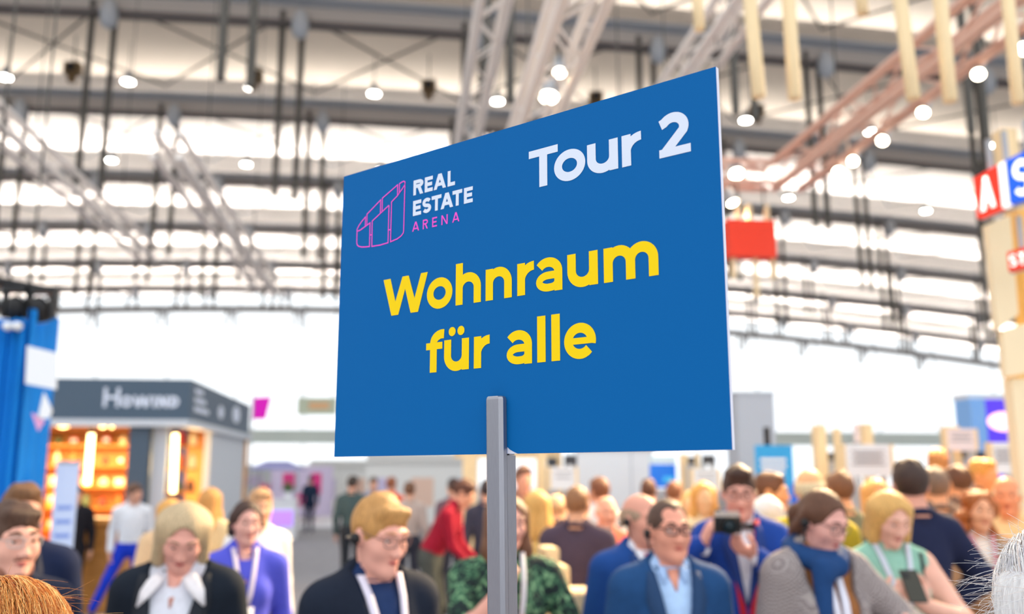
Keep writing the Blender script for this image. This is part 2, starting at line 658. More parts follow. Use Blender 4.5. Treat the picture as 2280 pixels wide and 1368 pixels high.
A_, B_ = along(1078, 110, 15.0, 3.0, 8)
truss(A_, B_, 0.42, 'pale lighting truss running away behind the left half of the sign top')
A_, B_ = along(1240, 130, 9.2, 2.6, 4)
t2 = truss(A_, B_, 0.40, 'wide lighting truss with round lamps running behind the sign top')
A_, B_ = along(1600, 70, 13.5, 3.0, 5)
truss(A_, B_, 0.46, 'bare lighting truss slanting down to the upper right sign corner')
E1 = P(1752, 392, 14.2)
E2 = hdir(E1, -7.4)
t4 = truss(E1, E2, 0.44, 'long rosy truss with lamps descending from the upper right corner', M_rosy)
E3 = E1 + (HALL @ Vector((-3.6, 0, 0)))
t5 = truss(E1 + Vector((-0.25, 0, 0)), E3, 0.34, 'cross truss above the red hanging sign', M_rosy)
A_, B_ = along(60, 330, 17.5, 2.5, 9)
truss(A_, B_, 0.42, 'pale truss slanting down at the far left')
A_, B_ = along(470, 460, 20.0, 4.0, 9)
truss(A_, B_, 0.46, 'pale truss slanting down left of the sign')

# lamps on the trusses
can0 = None


def par_can(p, label, warm=True, energy=0, target=None, size=0.10, hang=0.28):
    r = empty('spot_lamp', p, label=label, cat='lamp', group='round spot lamps on the trusses')
    d = (Vector(target) - Vector(p)).normalized() if target is not None else Vector((0, -0.55, -0.83)).normalized()
    R = Vector((0, 0, -1)).rotation_difference(d).to_matrix()
    MB().lathe([(size * 0.55, 0.26), (size * 0.9, 0.2), (size * 1.05, 0.02), (size * 1.05, -0.01), (size * 0.98, -0.01)], n=16, R=R).build('lamp_can', M_node, r, True)
    MB().lathe([(size, -0.02), (size, -0.012)], n=16, R=R).build('lamp_disc', M_lampw if warm else M_lamp, r)
    MB().tube([(0, 0, 0.05), (0, 0, hang)], 0.015, 6).build('clamp', M_black, r)
    if energy:
        ld = bpy.data.lights.new('spot_beam', 'SPOT')
        ld.energy = energy
        ld.color = (1.0, 0.74, 0.42)
        ld.spot_size = math.radians(70)
        ld.spot_blend = 0.7
        ld.shadow_soft_size = 0.12
        lo = bpy.data.objects.new('spot_beam', ld)
        COL.objects.link(lo)
        lo.parent = r
        lo.location = d * 0.06
        lo.rotation_euler = Vector((0, 0, -1)).rotation_difference(d).to_euler()
    return r


ax = (E2 - E1)
for i, (px, py, f, nm) in enumerate([(2228, 105, 0.90, 'uppermost spot lamp on the long rosy truss'), (2133, 162, 0.74, 'bright spot lamp on the rosy truss beside the hanging battens'),
                                     (2015, 246, 0.52, 'spot lamp in the middle of the long rosy truss'), (1928, 308, 0.33, 'spot lamp in the lower half of the rosy truss'),
                                     (1865, 352, 0.20, 'right one of the two touching spot lamps on the rosy truss'), (1832, 364, 0.13, 'left one of the two touching spot lamps on the rosy truss')]):
    lo_, hi_ = 0.0, 1.2
    for _ in range(40):            # the place on the truss that is seen at this column
        f = (lo_ + hi_) / 2
        p = E1 + ax * f
        c_ = math.cos(PITCH) * p.y + math.sin(PITCH) * (p.z - EYE)
        if 1140 + FPX * p.x / c_ < px:
            lo_ = f
        else:
            hi_ = f
    q = P(px, py, p.y)
    p = p + ax.normalized().cross(Vector((0, 0, 1))).normalized() * -0.21
    q = Vector((p.x, p.y, min(p.z - 0.36, max(q.z, p.z - 0.7))))
    par_can(q, nm, True, (1600, 3600, 3600, 3600, 3000, 0)[i], target=((3.0, 5.6, 1.3), (2.8, 6.3, 1.3), (2.4, 8.0, 1.3), (1.6, 7.5, 1.3), (0.6, 6.8, 1.3), (3.6, 6.5, 1.2))[i], size=0.065, hang=p.z - q.z - 0.18)
par_can(P(1640, 386, 14.0), 'small round lamp on the cross truss near the sign edge', True)
q = P(1632, 450, 14.1)
par_can(q, 'bright lamp shining on the red hanging sign', True, 400, target=P(1670, 540, 13.9), size=0.09, hang=0.32)
for px, py, D, nm, sz in [(1246, 160, 9.4, 'round lamp on the wide truss above the sign top', 0.06), (1222, 214, 10.2, 'lower glaring lamp on the wide truss just above the sign edge', 0.10), (1236, 66, 8.6, 'small lamp high on the wide truss', 0.03)]:
    par_can(P(px, py, D), nm, True, 1000 if sz > 0.05 else 0, target=(0.4 if sz < 0.08 else 0.0, 7.0 if sz < 0.08 else 8.5, 1.2), size=sz, hang=0.4)
# ------------------------------------------------------------------ hanging battens, upper right
for i, (xa, ya, xb, yb, wpx, D) in enumerate([(1548, -60, 1558, 68, 27, 6.0), (1664, -60, 1690, 218, 33, 5.2), (1752, -60, 1770, 222, 33, 5.2), (1912, -60, 1921, 32, 30, 6.0),
                                              (1996, -60, 2034, 222, 34, 5.2), (2088, -60, 2116, 228, 34, 5.2), (2238, -60, 2268, 232, 30, 5.4)]):
    a, b = P(xa, ya, D), P(xb, yb, D)
    wdm = wpx / 2068 * D
    o = empty('hanging_batten', b, label='%s pale round wooden batten from the left hanging at the upper right' % ORD[i], cat='batten', group='wooden battens hanging at the upper right')
    v = a - b
    MB().tube([(0, 0, 0), v * 0.004, v * 0.012, v], [wdm * 0.32, wdm * 0.46, wdm * 0.5, wdm * 0.5], 14).build('batten_shaft', M_wood, o, True)
    MB().tube([v, v + Vector((0, 0, 2.6))], 0.006, 5).build('cord', M_rod, o)
# ================================================================== THE SIGN
M_blue = mat('sign_blue_print', (0, 99, 169), 0.62, noise=0.05, scale=900, spec=0.12)
M_yel = mat('sign_yellow_print', (255, 216, 0), 0.6, spec=0.2)
M_swhite = mat('sign_white_print', (226, 234, 250), 0.6, spec=0.2)
M_pink = mat('sign_pink_print', (255, 90, 212), 0.6, spec=0.2)
M_foam = mat('foam_core', (232, 232, 246), 0.7)
M_pole = mat('grey_anodised_bar', (160, 160, 168), 0.36, metal=0.85, noise=0.06, scale=60, stretch=(30, 30, 1))
SB = 1.765
SWD, SHT = 0.613, 0.42
sign = empty('tour_sign', (-0.2551, 1.3276, 0), math.radians(-38.33), 'blue tour sign on a grey pole with yellow and white lettering', 'sign')
board = MB().box((SWD / 2, 0.0035, SB + SHT / 2), (SWD, 0.006, SHT)).build('board', M_foam, sign)
# printed film with the corner peeled off beside the pole
pw = [(0, 0), (0.3175, 0), (0.3175, 0.0085), (0.322, 0.0050), (0.328, 0.0022), (0.334, 0), (SWD, 0), (SWD, SHT), (0, SHT)]
film = MB().poly([(x, 0.0, SB + z) for x, z in pw], 0.0004).build('printed_film', M_blue, board)
tag(film, 'deep blue printed face')


def put(text_spec, material, name, k=0.001):
    for ch, x, y in text_spec:
        q, wd = glyph(ch)
        lettering('letter', shift(q, x * k, SB + y * k, k), material, film, -0.0004)


put([('W', 93.0, 193.6), ('o', 178.2, 194.2), ('h', 230.6, 194.2), ('n', 282.2, 194.2), ('r', 333.9, 194.4), ('a', 362.4, 194.2), ('u', 410.4, 194.3), ('m', 462.1, 194.3)], M_yel, 'wohnraum')
put([('f', 178.6, 108.3), ('\u00fc', 211.4, 108.3), ('r', 263.1, 108.4), ('a', 316.1, 108.4), ('l', 364.6, 108.5), ('l', 385.9, 108.5), ('e', 404.7, 108.4)], M_yel, 'fuer_alle')


def squash(qs, k):
    return [[(x, y * k) for x, y in q] for q in qs]


for ch, x, y, kk in [('T', 352.8, 329.3, 1.0), ('o', 392.0, 329.0, 0.945), ('u', 441.3, 329.1, 0.935), ('r', 490.1, 329.1, 0.94), ('2', 537.3, 329.0, 1.0)]:
    q, wd = glyph(ch)
    lettering('letter', shift(squash(q, kk), x * 0.001, SB + y * 0.001, 0.001), M_swhite, film, -0.0004)
for ch, x, wd, y in [('R', 148.6, 19.2, 361), ('E', 170.6, 15.2, 361), ('A', 187.6, 23, 361), ('L', 213.6, 13.5, 361),
                     ('E', 148.6, 15.8, 331), ('S', 166.8, 16.6, 331), ('T', 184.2, 18.3, 331), ('A', 201.2, 23, 331), ('T', 222.9, 17.4, 331), ('E', 243.5, 15.6, 331)]:
    lettering('letter', shift(cap_glyph(ch, wd, 21.8, 5.2), x * 0.001, SB + y * 0.001, 0.001), M_swhite, film, -0.0004)
for ch, x, wd in [('A', 147.8, 13.4), ('R', 168.2, 9.6), ('E', 186, 8.9), ('N', 203.1, 11.5), ('A', 222.9, 12.9)]:
    lettering('letter', shift(cap_glyph(ch, wd, 13.6, 2.0), x * 0.001, SB + 0.3086, 0.001), M_pink, film, -0.0004)
lw = 1.6
LG = []
LG += stroke([(51.4, 333.9), (51.5, 347.3), (44.5, 342.6), (38.0, 337.0), (33.9, 331.5), (34.1, 311.0), (35.2, 307.6), (38.3, 305.0), (44.1, 303.0), (52, 301.8), (61.7, 301.0), (61.5, 336.5), (49.6, 332.3), (40.4, 328.9), (34.2, 328.6)], lw)
LG += stroke([(54.7, 334.6), (54.5, 351.0), (82.7, 367.3), (82.7, 347.0)], lw)
LG += stroke([(66.0, 338.6), (66.7, 300.4), (83.6, 299.6), (100.2, 300.5), (100.2, 356.0)], lw) + stroke([(66.0, 338.4), (100.2, 356.0)], lw)
LG += stroke([(86.5, 349.2), (86.1, 369.2), (116.9, 383.2), (117.1, 368.2)], lw)
LG += stroke([(120.8, 370.6), (120.7, 384.0), (125, 385.6), (129.2, 386.1), (131.6, 384.6), (131.8, 381.5), (130.8, 379.6), (126, 374.8), (120.8, 370.4), (117.2, 367.0), (105.4, 360.0), (105.3, 301.0), (119.0, 303.2), (126, 306), (130.4, 309.6), (131.2, 313), (131.6, 383)], lw)
LG += stroke([(61.5, 318.0), (66.7, 317.9)], lw) + stroke([(100.3, 319.2), (105.3, 318.9)], lw)
lg = lettering('logo_outline', shift(LG, 0, SB, 0.001), M_pink, film, -0.0004)
tag(lg, 'pink outline drawing of an arena')

# the pole: a front bar that overlaps the board and a bar behind it


def chamfered(prof, z0, z1, tilt, name, m, topcut):
    mb = MB()
    n = len(prof)
    cx = sum(p[0] for p in prof) / n
    cy = sum(p[1] for p in prof) / n
    vs = []
    for z, k in ((z0, 1.0), (z1 - topcut, 1.0), (z1 - topcut * 0.3, 0.93), (z1, 0.80)):
        for x, y in prof:
            vs.append((cx + (x - cx) * k - (z - SB) * tilt, cy + (y - cy) * (k if k == 1 else k), z))
    fs = []
    for i in range(3):
        for j in range(n):
            a, b = i * n + j, i * n + (j + 1) % n
            fs.append((a, b, b + n, a + n))
    fs.append(tuple(range(n))[::-1])
    fs.append(tuple(range(3 * n, 4 * n)))
    mb.add(vs, fs)
    return mb.build(name, m, sign)


TILT = 0.0155
xr, xl = 0.3178, 0.2905
c4 = 0.0042
chamfered([(xl + c4, -0.0112), (xr - c4, -0.0112), (xr, -0.0112 + c4), (xr, -0.0006), (xl, -0.0006), (xl, -0.0112 + c4)], 0.0, SB + 0.0705, TILT, 'front_bar', M_pole, 0.004)
chamfered([(xl, -0.0002), (xr, -0.0002), (xr, 0.0165), (xr - c4, 0.0207), (xl + c4, 0.0207), (xl, 0.0165)], 0.0, SB - 0.0012, TILT, 'back_bar', M_pole, 0.0006)
chamfered([(xl + 0.002, 0.0068), (xr - 0.002, 0.0068), (xr - 0.002, 0.017), (xl + 0.002, 0.017)], SB - 0.001, SB + 0.07, TILT, 'rear_tongue', M_pole, 0.003)
MB().box(((xl + xr) / 2 + SB * TILT, 0.004, 0.004), (0.06, 0.06, 0.008)).build('foot_plate', M_pole, sign)
# ================================================================== STANDS AND BACKGROUND THINGS
M_slate = mat('slate_fascia', (78, 96, 114), 0.6)
M_graywall = mat('pale_grey_panel', (206, 212, 220), 0.6)
M_booth = mat('booth_warm_panel', (222, 164, 96), 0.6, noise=0.08, scale=3)
M_tube = mat('warm_light_tube', (255, 226, 160), 0.4, emit=9.0)
M_dkbrown = mat('booth_ceiling_brown', (110, 84, 66), 0.7)
M_curtain = mat('blue_drape', (0, 134, 222), 0.75, noise=0.04, scale=3)
M_mag = mat('magenta_print', (236, 0, 200), 0.6)
M_red = mat('red_sign_panel', (250, 62, 30), 0.5)
M_bluesign = mat('bright_blue_panel', (22, 96, 224), 0.5)
M_purple = mat('purple_screen', (70, 44, 190), 0.4, emit=0.9)
M_cyan = mat('light_blue_print', (40, 156, 226), 0.5)
M_screen = mat('dark_screen', (52, 58, 68), 0.3)
M_ink = mat('grey_print', (150, 152, 160), 0.6)
M_satin = mat('satin_white', (244, 246, 250), 0.35)
HZ = math.radians(6.6)

# -------- booth on the left
cor = P(421, 935, 13.0)
zt, zb = P(421, 846, 13.0).z, cor.z
booth = empty('exhibition_booth', (cor.x, cor.y, 0), HZ, 'dark grey exhibition booth with warm lit shelves on the left', 'booth')
MB().box((-2.2, 0.06, (zt + zb) / 2), (4.4, 0.12, zt - zb)).build('front_fascia', M_slate, booth)
MB().box((-0.06, 2.6, (zt + zb) / 2), (0.12, 4.96, zt - zb)).build('side_fascia', M_slate, booth)
MB().box((-2.2, 0.04, zb - 0.05), (4.4, 0.16, 0.10)).build('fascia_trim', M_graywall, booth)
MB().box((-0.04, 2.6, zb - 0.05), (0.16, 5.0, 0.10)).build('fascia_trim', M_graywall, booth)
MB().box((-2.2, 2.6, zb + 0.03), (4.2, 4.9, 0.06)).build('booth_ceiling', M_dkbrown, booth)
MB().box((-2.2, 5.0, zb / 2), (4.4, 0.1, zb)).build('back_wall', M_booth, booth)
MB().box((-4.35, 2.5, zb / 2), (0.1, 4.9, zb)).build('end_wall', M_booth, booth)
MB().box((-0.10, 3.4, zb / 2), (0.1, 3.2, zb)).build('side_wall', M_graywall, booth)
MB().box((-0.68, 0.20, zb / 2), (0.27, 0.27, zb)).build('column', M_slate, booth)
MB().box((-0.42, 0.22, zb / 2), (0.20, 0.06, zb)).build('column_panel', M_graywall, booth)
MB().box((-0.9, 2.0, zb / 2), (0.9, 0.08, zb)).build('partition', mat('booth_blue_panel', (110, 110, 160), 0.6), booth)
MB().box((-2.2, 2.45, 0.03), (4.6, 5.1, 0.06)).build('booth_floor', M_woodd, booth)
for i in range(5):
    MB().box((-2.6, 4.75, 0.75 + 0.38 * i), (2.4, 0.36, 0.04)).build('shelf', M_woodd, booth)
for i in range(4):
    MB().box((-0.62, 1.85, 1.1 + 0.36 * i), (0.72, 0.22, 0.035)).build('shelf', M_woodd, booth)
# fascia lettering: H O W I N D, then small lines and two emblems on the side
kx = 13.0 / 2068
x0 = -(421 - 233) * kx
for ch, dx, wd, h in [('H', 0.0, 0.22, 0.27), ('O', 0.24, 0.15, 0.16), ('W', 0.42, 0.21, 0.16), ('I', 0.67, 0.05, 0.16), ('N', 0.74, 0.14, 0.16), ('D', 0.90, 0.13, 0.16)]:
    lettering('letter', shift(cap_glyph(ch, wd, h, 0.045), x0 + dx, zb + 0.17), M_swhite, booth, -0.006)
Ms = Matrix.Translation((0.006, 0, 0)) @ Matrix.Rotation(math.pi / 2, 4, 'Z')
q = []
for r_, (ln) in enumerate([0.55, 0.75, 1.0]):
    q += shift(rect(0, 0, ln, 0.07), 0.25, zb + 0.40 - 0.13 * r_)
lettering('fascia_text_line', q, M_swhite, booth, 0, Ms)
lettering('fascia_emblem', shift([arc(0, 0, 0.22, 0.11, 0, 360, 16)[:-1]], 2.2, zb + 0.25), M_swhite, booth, 0, Ms)
lettering('fascia_emblem', shift([arc(0, 0, 0.36, 0.15, 0, 360, 16)[:-1]], 3.6, zb + 0.30), M_swhite, booth, 0, Ms)
random.seed(4)
cols = [(232, 120, 60), (190, 60, 50), (240, 220, 180), (90, 110, 80), (250, 190, 90), (120, 80, 60), (230, 230, 230)]
for sh_ in range(5):
    for i in range(8):
        h_ = random.uniform(0.14, 0.28)
        wd = random.uniform(0.10, 0.2)
        x = -3.7 + i * 0.29
        o = empty('booth_product', booth.matrix_basis @ Vector((x, 4.72, 0.77 + 0.38 * sh_)), HZ, '%s item from the left on the %s shelf of the booth back wall' % (ORD[i], ['bottom', 'second', 'middle', 'fourth', 'top'][sh_]), 'product', 'products on the booth shelves')
        c = cols[random.randrange(7)]
        m = mat('product_%d_%d_%d' % c, c, 0.5)
        if random.random() < 0.5:
            MB().lathe([(wd * 0.45, 0), (wd * 0.5, h_ * 0.1), (wd * 0.5, h_ * 0.65), (wd * 0.22, h_ * 0.8), (wd * 0.2, h_)], n=12).build('jar', m, o, True)
        else:
            MB().box((0, 0, h_ / 2), (wd, 0.12, h_)).build('carton', m, o)
            MB().box((0, -0.0605, h_ * 0.55), (wd * 0.8, 0.003, h_ * 0.4)).build('carton_label', M_swhite, o)
for sh_ in range(4):
    for i in range(4):
        h_ = random.uniform(0.12, 0.24)
        o = empty('booth_product', booth.matrix_basis @ Vector((-0.9 + i * 0.19, 1.83, 1.118 + 0.36 * sh_)), HZ, '%s item from the left on %s shelf beside the booth column' % (ORD[i], ['bottom', 'second', 'third', 'top'][sh_]), 'product', 'products on the column shelves')
        c = cols[random.randrange(7)]
        MB().lathe([(0.05, 0), (0.065, h_ * 0.2), (0.06, h_ * 0.7), (0.03, h_ * 0.85), (0.03, h_)], n=12).build('jar', mat('product_%d_%d_%d' % c, c, 0.5), o, True)


def booth_pt(px, py, D):
    return P(px, py, D)


# counter
cp = P(226, 1140, 12.3)
ct = empty('booth_counter', (cp.x, cp.y, 0.0), HZ, 'orange wooden bar counter at the front of the booth', 'counter')
MB().box((0, 0, 0.56), (0.78, 0.45, 1.12)).build('counter_body', M_woodd, ct)
MB().box((0.03, 0, 1.15), (0.90, 0.55, 0.07)).build('counter_top', mat('counter_top_wood', (236, 160, 80), 0.4), ct)
# hanging light tubes and ceiling downlights of the booth
for i, (xa, ya, xb, yb, D, nm) in enumerate([(204, 962, 194, 1080, 12.8, 'left vertical warm light tube hanging in the booth'), (391, 962, 385, 1098, 12.9, 'right vertical warm light tube hanging in the booth')]):
    a, b = P(xa, ya, D + 0.4), P(xb, yb, D + 0.4)
    o = empty('pendant_tube', b, label=nm, cat='lamp', group='booth light tubes')
    MB().tube([(0, 0, 0), a - b], 0.042, 12).build('tube_diffuser', M_tube, o, True)
    MB().tube([a - b, Vector((a.x - b.x, a.y - b.y, zb - b.z))], 0.012, 6).build('cord', M_black, o)
    MB().lathe([(0.045, -0.03), (0.045, 0.03)], c=a - b, n=12).build('end_cap', M_black, o)
    ld = bpy.data.lights.new('tube_glow', 'POINT')
    ld.energy = 45
    ld.color = (1.0, 0.66, 0.3)
    ld.shadow_soft_size = 0.2
    lo = bpy.data.objects.new('tube_glow', ld)
    COL.objects.link(lo)
    lo.parent = o
    lo.location = (a - b) * 0.5 + Vector((0, 0.3, 0))
for i, (px, py, rr, nm) in enumerate([(141, 941, 0.10, 'large warm downlight at the left end of the booth front'), (229, 948, 0.07, 'warm downlight in the middle of the booth ceiling'), (250, 938, 0.045, 'small dim downlight beside the middle booth downlight')]):
    p = P(px, py, 13.6)
    p.z = zb - 0.02
    o = empty('booth_downlight', p, label=nm, cat='lamp', group='booth downlights')
    MB().lathe([(rr * 1.15, -0.01), (rr * 1.2, 0.06)], n=14).build('lamp_ring', M_node, o, True)
    MB().lathe([(rr * 0.2, -0.07), (rr * 0.8, -0.05), (rr, -0.012)], n=14).build('lamp_bulb', mat('downlight_bulb', (255, 214, 140), 0.4, emit=9), o, True)
ld = bpy.data.lights.new('booth_ceiling_glow', 'AREA')
ld.energy = 420
ld.color = (1.0, 0.68, 0.34)
ld.size = 2.6
lo = bpy.data.objects.new('booth_ceiling_glow', ld)
COL.objects.link(lo)
lo.parent = booth
lo.location = (-2.4, 3.0, zb - 0.02)

# -------- blue curtain on the far left
cx0, cx1 = P(-120, 800, 8.6), P(62, 800, 8.6)
ctop = P(123, 704, 9.0).z
cur = empty('blue_curtain', ((cx0.x + cx1.x) / 2, 8.6, 0), 0, 'tall pleated blue curtain wall at the left edge', 'curtain')
vs, fs = [], []
W2 = (cx1.x - cx0.x) / 2
n = 70
for i in range(n + 1):
    x = -W2 + 2 * W2 * i / n
    y = 0.05 * math.sin(i * 1.15) + 0.03 * math.sin(i * 0.37 + 1)
    zt_ = ctop - 0.10
    vs += [(x, y, 0.0), (x, y, zt_), (x, y + 0.05, 0.0), (x, y + 0.05, zt_)]
for i in range(n):
    a = i * 4
    fs += [(a, a + 4, a + 5, a + 1), (a + 2, a + 3, a + 7, a + 6), (a + 1, a + 5, a + 7, a + 3)]
MB().add(vs, fs).build('drape', M_curtain, cur, True)
vs, fs = [], []
for i in range(15):
    y = 0.04 * i
    x = W2 + 0.02 * math.sin(i * 1.3)
    vs += [(x, y, 0.0), (x, y, ctop), (x - 0.04, y, 0.0), (x - 0.04, y, ctop)]
for i in range(14):
    a = i * 4
    fs += [(a, a + 4, a + 5, a + 1), (a + 2, a + 3, a + 7, a + 6), (a + 1, a + 5, a + 7, a + 3)]
MB().add(vs, fs).build('drape_return', M_curtain, cur, True)
k8 = 8.5 / 2068


def cur_poly(pts, m, name):
    vs = [P(x, y, 8.49) - Vector((cur.location.x, 8.6, 0)) for x, y in pts]
    MB().poly(vs, 0.02, (0, -1, 0)).build(name, m, cur)


cur_poly([(60, 770), (126, 786), (124, 868), (56, 855)], M_satin, 'white_print_panel')
cur_poly([(97, 874), (115, 915), (108, 932), (83, 934)], M_satin, 'white_print_kite')
cur_poly([(70, 920), (92, 932), (98, 940), (84, 960)], mat('pale_pink_print', (236, 170, 215), 0.6), 'pink_print_kite')
# black truss with moving-head lamps over the curtain
a, b = P(-60, 622, 8.9), P(128, 712, 8.9)
t = truss(P(-80, 640, 8.9), P(112, 676, 8.9), 0.24, 'black lamp truss above the blue curtain at the left edge', M_black)
MB().tube([(P(60, 668, 8.9) - t.location), P(60, 720, 8.9) - t.location], 0.03, 8).build('truss_leg', M_black, t)
for i, (px, py, nm) in enumerate([(38, 690, 'left black moving-head lamp over the blue curtain'), (90, 692, 'right black moving-head lamp over the blue curtain')]):
    p = P(px, py, 8.75)
    o = empty('moving_head_lamp', p, label=nm, cat='lamp', group='black moving-head lamps')
    MB().lathe([(0.03, 0.14), (0.08, 0.08), (0.10, -0.02), (0.085, -0.10)], n=14, R=Matrix.Rotation(0.5, 3, 'X')).build('lamp_head', M_black, o, True)
    MB().lathe([(0.08, -0.103), (0.08, -0.10)], n=14, R=Matrix.Rotation(0.5, 3, 'X')).build('lens', mat('pale_lamp_lens', (220, 226, 240), 0.2, emit=1.2), o)
    MB().box((-0.12, 0, 0.05), (0.03, 0.08, 0.26)).box((0.12, 0, 0.05), (0.03, 0.08, 0.26)).box((0, 0, 0.2), (0.27, 0.12, 0.07)).build('yoke', M_black, o)
p = P(28, 727, 8.5)
o = empty('curtain_lamp', p, label='small twin white lamp clipped to the curtain top', cat='lamp')
for dx in (-0.045, 0.045):
    MB().lathe([(0.01, 0.05), (0.04, 0.03), (0.045, -0.02)], c=(dx, 0, 0), n=12, R=Matrix.Rotation(math.pi / 2, 3, 'X')).build('lamp_can', M_white, o, True)
MB().box((0, 0.05, 0.03), (0.14, 0.03, 0.03)).build('clip', M_black, o)
# roll-up banner between curtain and booth
bp = P(146, 1105, 8.9)
o = empty('rollup_banner', (bp.x, bp.y, 0), math.radians(8), 'narrow pale blue roll-up banner beside the blue curtain', 'banner')
zt1 = P(146, 1030, 8.9).z
MB().box((0, 0, zt1 / 2 + 0.04), (0.21, 0.012, zt1 - 0.08)).build('banner_sheet', mat('pale_blue_print', (206, 220, 250), 0.6), o)
for i in range(7):
    MB().box((0.0, -0.008, zt1 * 0.35 + 0.13 * i), (0.14, 0.003, 0.035)).build('print_block', mat('banner_blue_print', (120, 150, 225), 0.6), o)
MB().box((0, 0.0, 0.04), (0.26, 0.12, 0.08)).build('banner_base', M_node, o)
MB().box((0, 0.0, zt1), (0.23, 0.03, 0.03)).build('top_rail', M_node, o)

# -------- beyond the booth
p = P(585, 910, 19.0)
o = empty('magenta_banner', p, label='magenta banner flag above the end of the dark booth', cat='banner')
MB().poly([P(566, 886, 19) - p, P(603, 884, 19) - p, P(590, 934, 19) - p, P(558, 934, 19) - p][::-1], 0.04).build('flag_cloth', M_mag, o)
pole_b = P(562, 934, 19)
MB().tube([Vector((pole_b.x, pole_b.y, 0)) - p, P(564, 880, 19) - p], 0.02, 6).build('flag_pole', M_node, o)
p = P(706, 905, 40)
o = empty('hanging_signboard', p, label='faint greenish hanging signboard just left of the blue sign', cat='sign')
MB().box((0, 0, 0), (1.7, 0.1, 0.75)).build('signboard', mat('pale_green_print', (206, 214, 190), 0.6), o)
MB().box((0.1, -0.055, 0.02), (0.9, 0.01, 0.3)).build('print_block', mat('pale_orange_print', (240, 190, 140), 0.6), o)
MB().tube([(-0.7, 0, 0.3), (-0.7, 0, 15.4)], 0.02, 6).tube([(0.7, 0, 0.3), (0.7, 0, 15.4)], 0.02, 6).build('cords', M_rod, o)


def platform(px0, px1, py0, py1, nm, h=0.05):  # white area of the hall floor, built as a low slab
    d0 = EYE * 2068 / (py1 - 1056)
    d1 = EYE * 2068 / (py0 - 1056)
    xm0, xm1 = (px0 - 1140) / FPX * (d0 + d1) / 2, (px1 - 1140) / FPX * (d0 + d1) / 2
    o = empty('stand_platform', ((xm0 + xm1) / 2, (d0 + d1) / 2, 0), HZ, nm, 'platform', 'low white patches on the hall floor')
    MB().box((0, 0, h / 2), (xm1 - xm0, d1 - d0, h)).build('patch_top', M_satin, o)
    MB().box((0, -(d1 - d0) / 2 - 0.01, h / 2), (xm1 - xm0, 0.02, h * 0.8)).build('patch_edge', M_graywall, o)
    return o


platform(575, 650, 1152, 1216, 'white floor platform behind the woman in violet')
platform(700, 770, 1148, 1172, 'white floor platform beside the distant walking person')
platform(690, 790, 1112, 1122, 'far white floor platform along the hall aisle')
# kiosk with flowers
kp = P(612, 1160, 25)
ki = empty('purple_kiosk', (kp.x, kp.y, 0.05), HZ, 'white kiosk with purple lit counter far down the aisle', 'kiosk')
MB().box((0, 0, 0.5), (1.1, 0.6, 1.0)).build('kiosk_counter', M_white, ki)
MB().box((0.05, -0.31, 0.55), (0.9, 0.02, 0.4)).build('lit_panel', mat('violet_lit_panel', (180, 130, 245), 0.5, emit=0.8), ki)
MB().box((0, 0, 1.02), (1.2, 0.7, 0.05)).build('kiosk_top', M_satin, ki)
for x in (-0.5, 0.5):
    MB().tube([(x, 0.25, 1.0), (x, 0.25, 1.95)], 0.03, 6).build('kiosk_post', M_node, ki)
MB().poly([(-0.75, -0.35, 1.82), (0.75, -0.35, 1.82), (0.3, 0, 2.05), (-0.3, 0, 2.05)], 0.03).poly([(0.75, 0.4, 1.82), (-0.75, 0.4, 1.82), (-0.3, 0, 2.05), (0.3, 0, 2.05)], 0.03, (0, 1, 0)).build('kiosk_roof', mat('kiosk_roof_blue', (150, 150, 196), 0.6), ki)
random.seed(9)
for i, (dx, c, nm) in enumerate([(-0.3, (232, 70, 150), 'pink flower pot on the left end of the purple kiosk'), (0.32, (96, 140, 80), 'green plant pot on the right end of the purple kiosk')]):
    o = empty('flower_pot', ki.matrix_basis @ Vector((dx, -0.05, 1.045)), 0, nm, 'plant')
    MB().lathe([(0.08, 0), (0.11, 0.18), (0.10, 0.18)], n=12).build('pot', M_white, o, True)
    mb = MB()
    for j in range(40):
        a = random.uniform(0, 6.28)
        e_ = random.uniform(0.3, 1.4)
        d = Vector((math.cos(a) * math.cos(e_), math.sin(a) * math.cos(e_), math.sin(e_)))
        b0 = Vector((0, 0, 0.18))
        t_ = b0 + d * random.uniform(0.18, 0.38)
        sd = d.cross(Vector((0, 0, 1))).normalized() * 0.045
        mid = (b0 + t_) / 2
        mb.add([b0, mid + sd, t_, mid - sd], [(0, 1, 2, 3)])
    f_ = mb.build('foliage', mat('plant_%d' % i, c, 0.6), o)
    tag(f_, kind='stuff')
p = P(672, 1080, 40)
o = empty('pink_display_wall', (p.x, p.y, 0), HZ, 'pink and violet display wall behind the distant walking person', 'display')
MB().box((0, 0, 1.05), (2.6, 0.12, 2.1)).build('display_panel', mat('lilac_print', (222, 208, 236), 0.6), o)
for i, (dx, z, w_, h_) in enumerate([(-0.55, 1.5, 0.5, 0.6), (0.6, 1.35, 0.45, 0.9), (0.05, 0.7, 0.5, 0.5)]):
    MB().box((dx, -0.065, z), (w_, 0.01, h_)).build('print_block', mat('pink_print', (230, 60, 140), 0.6), o)
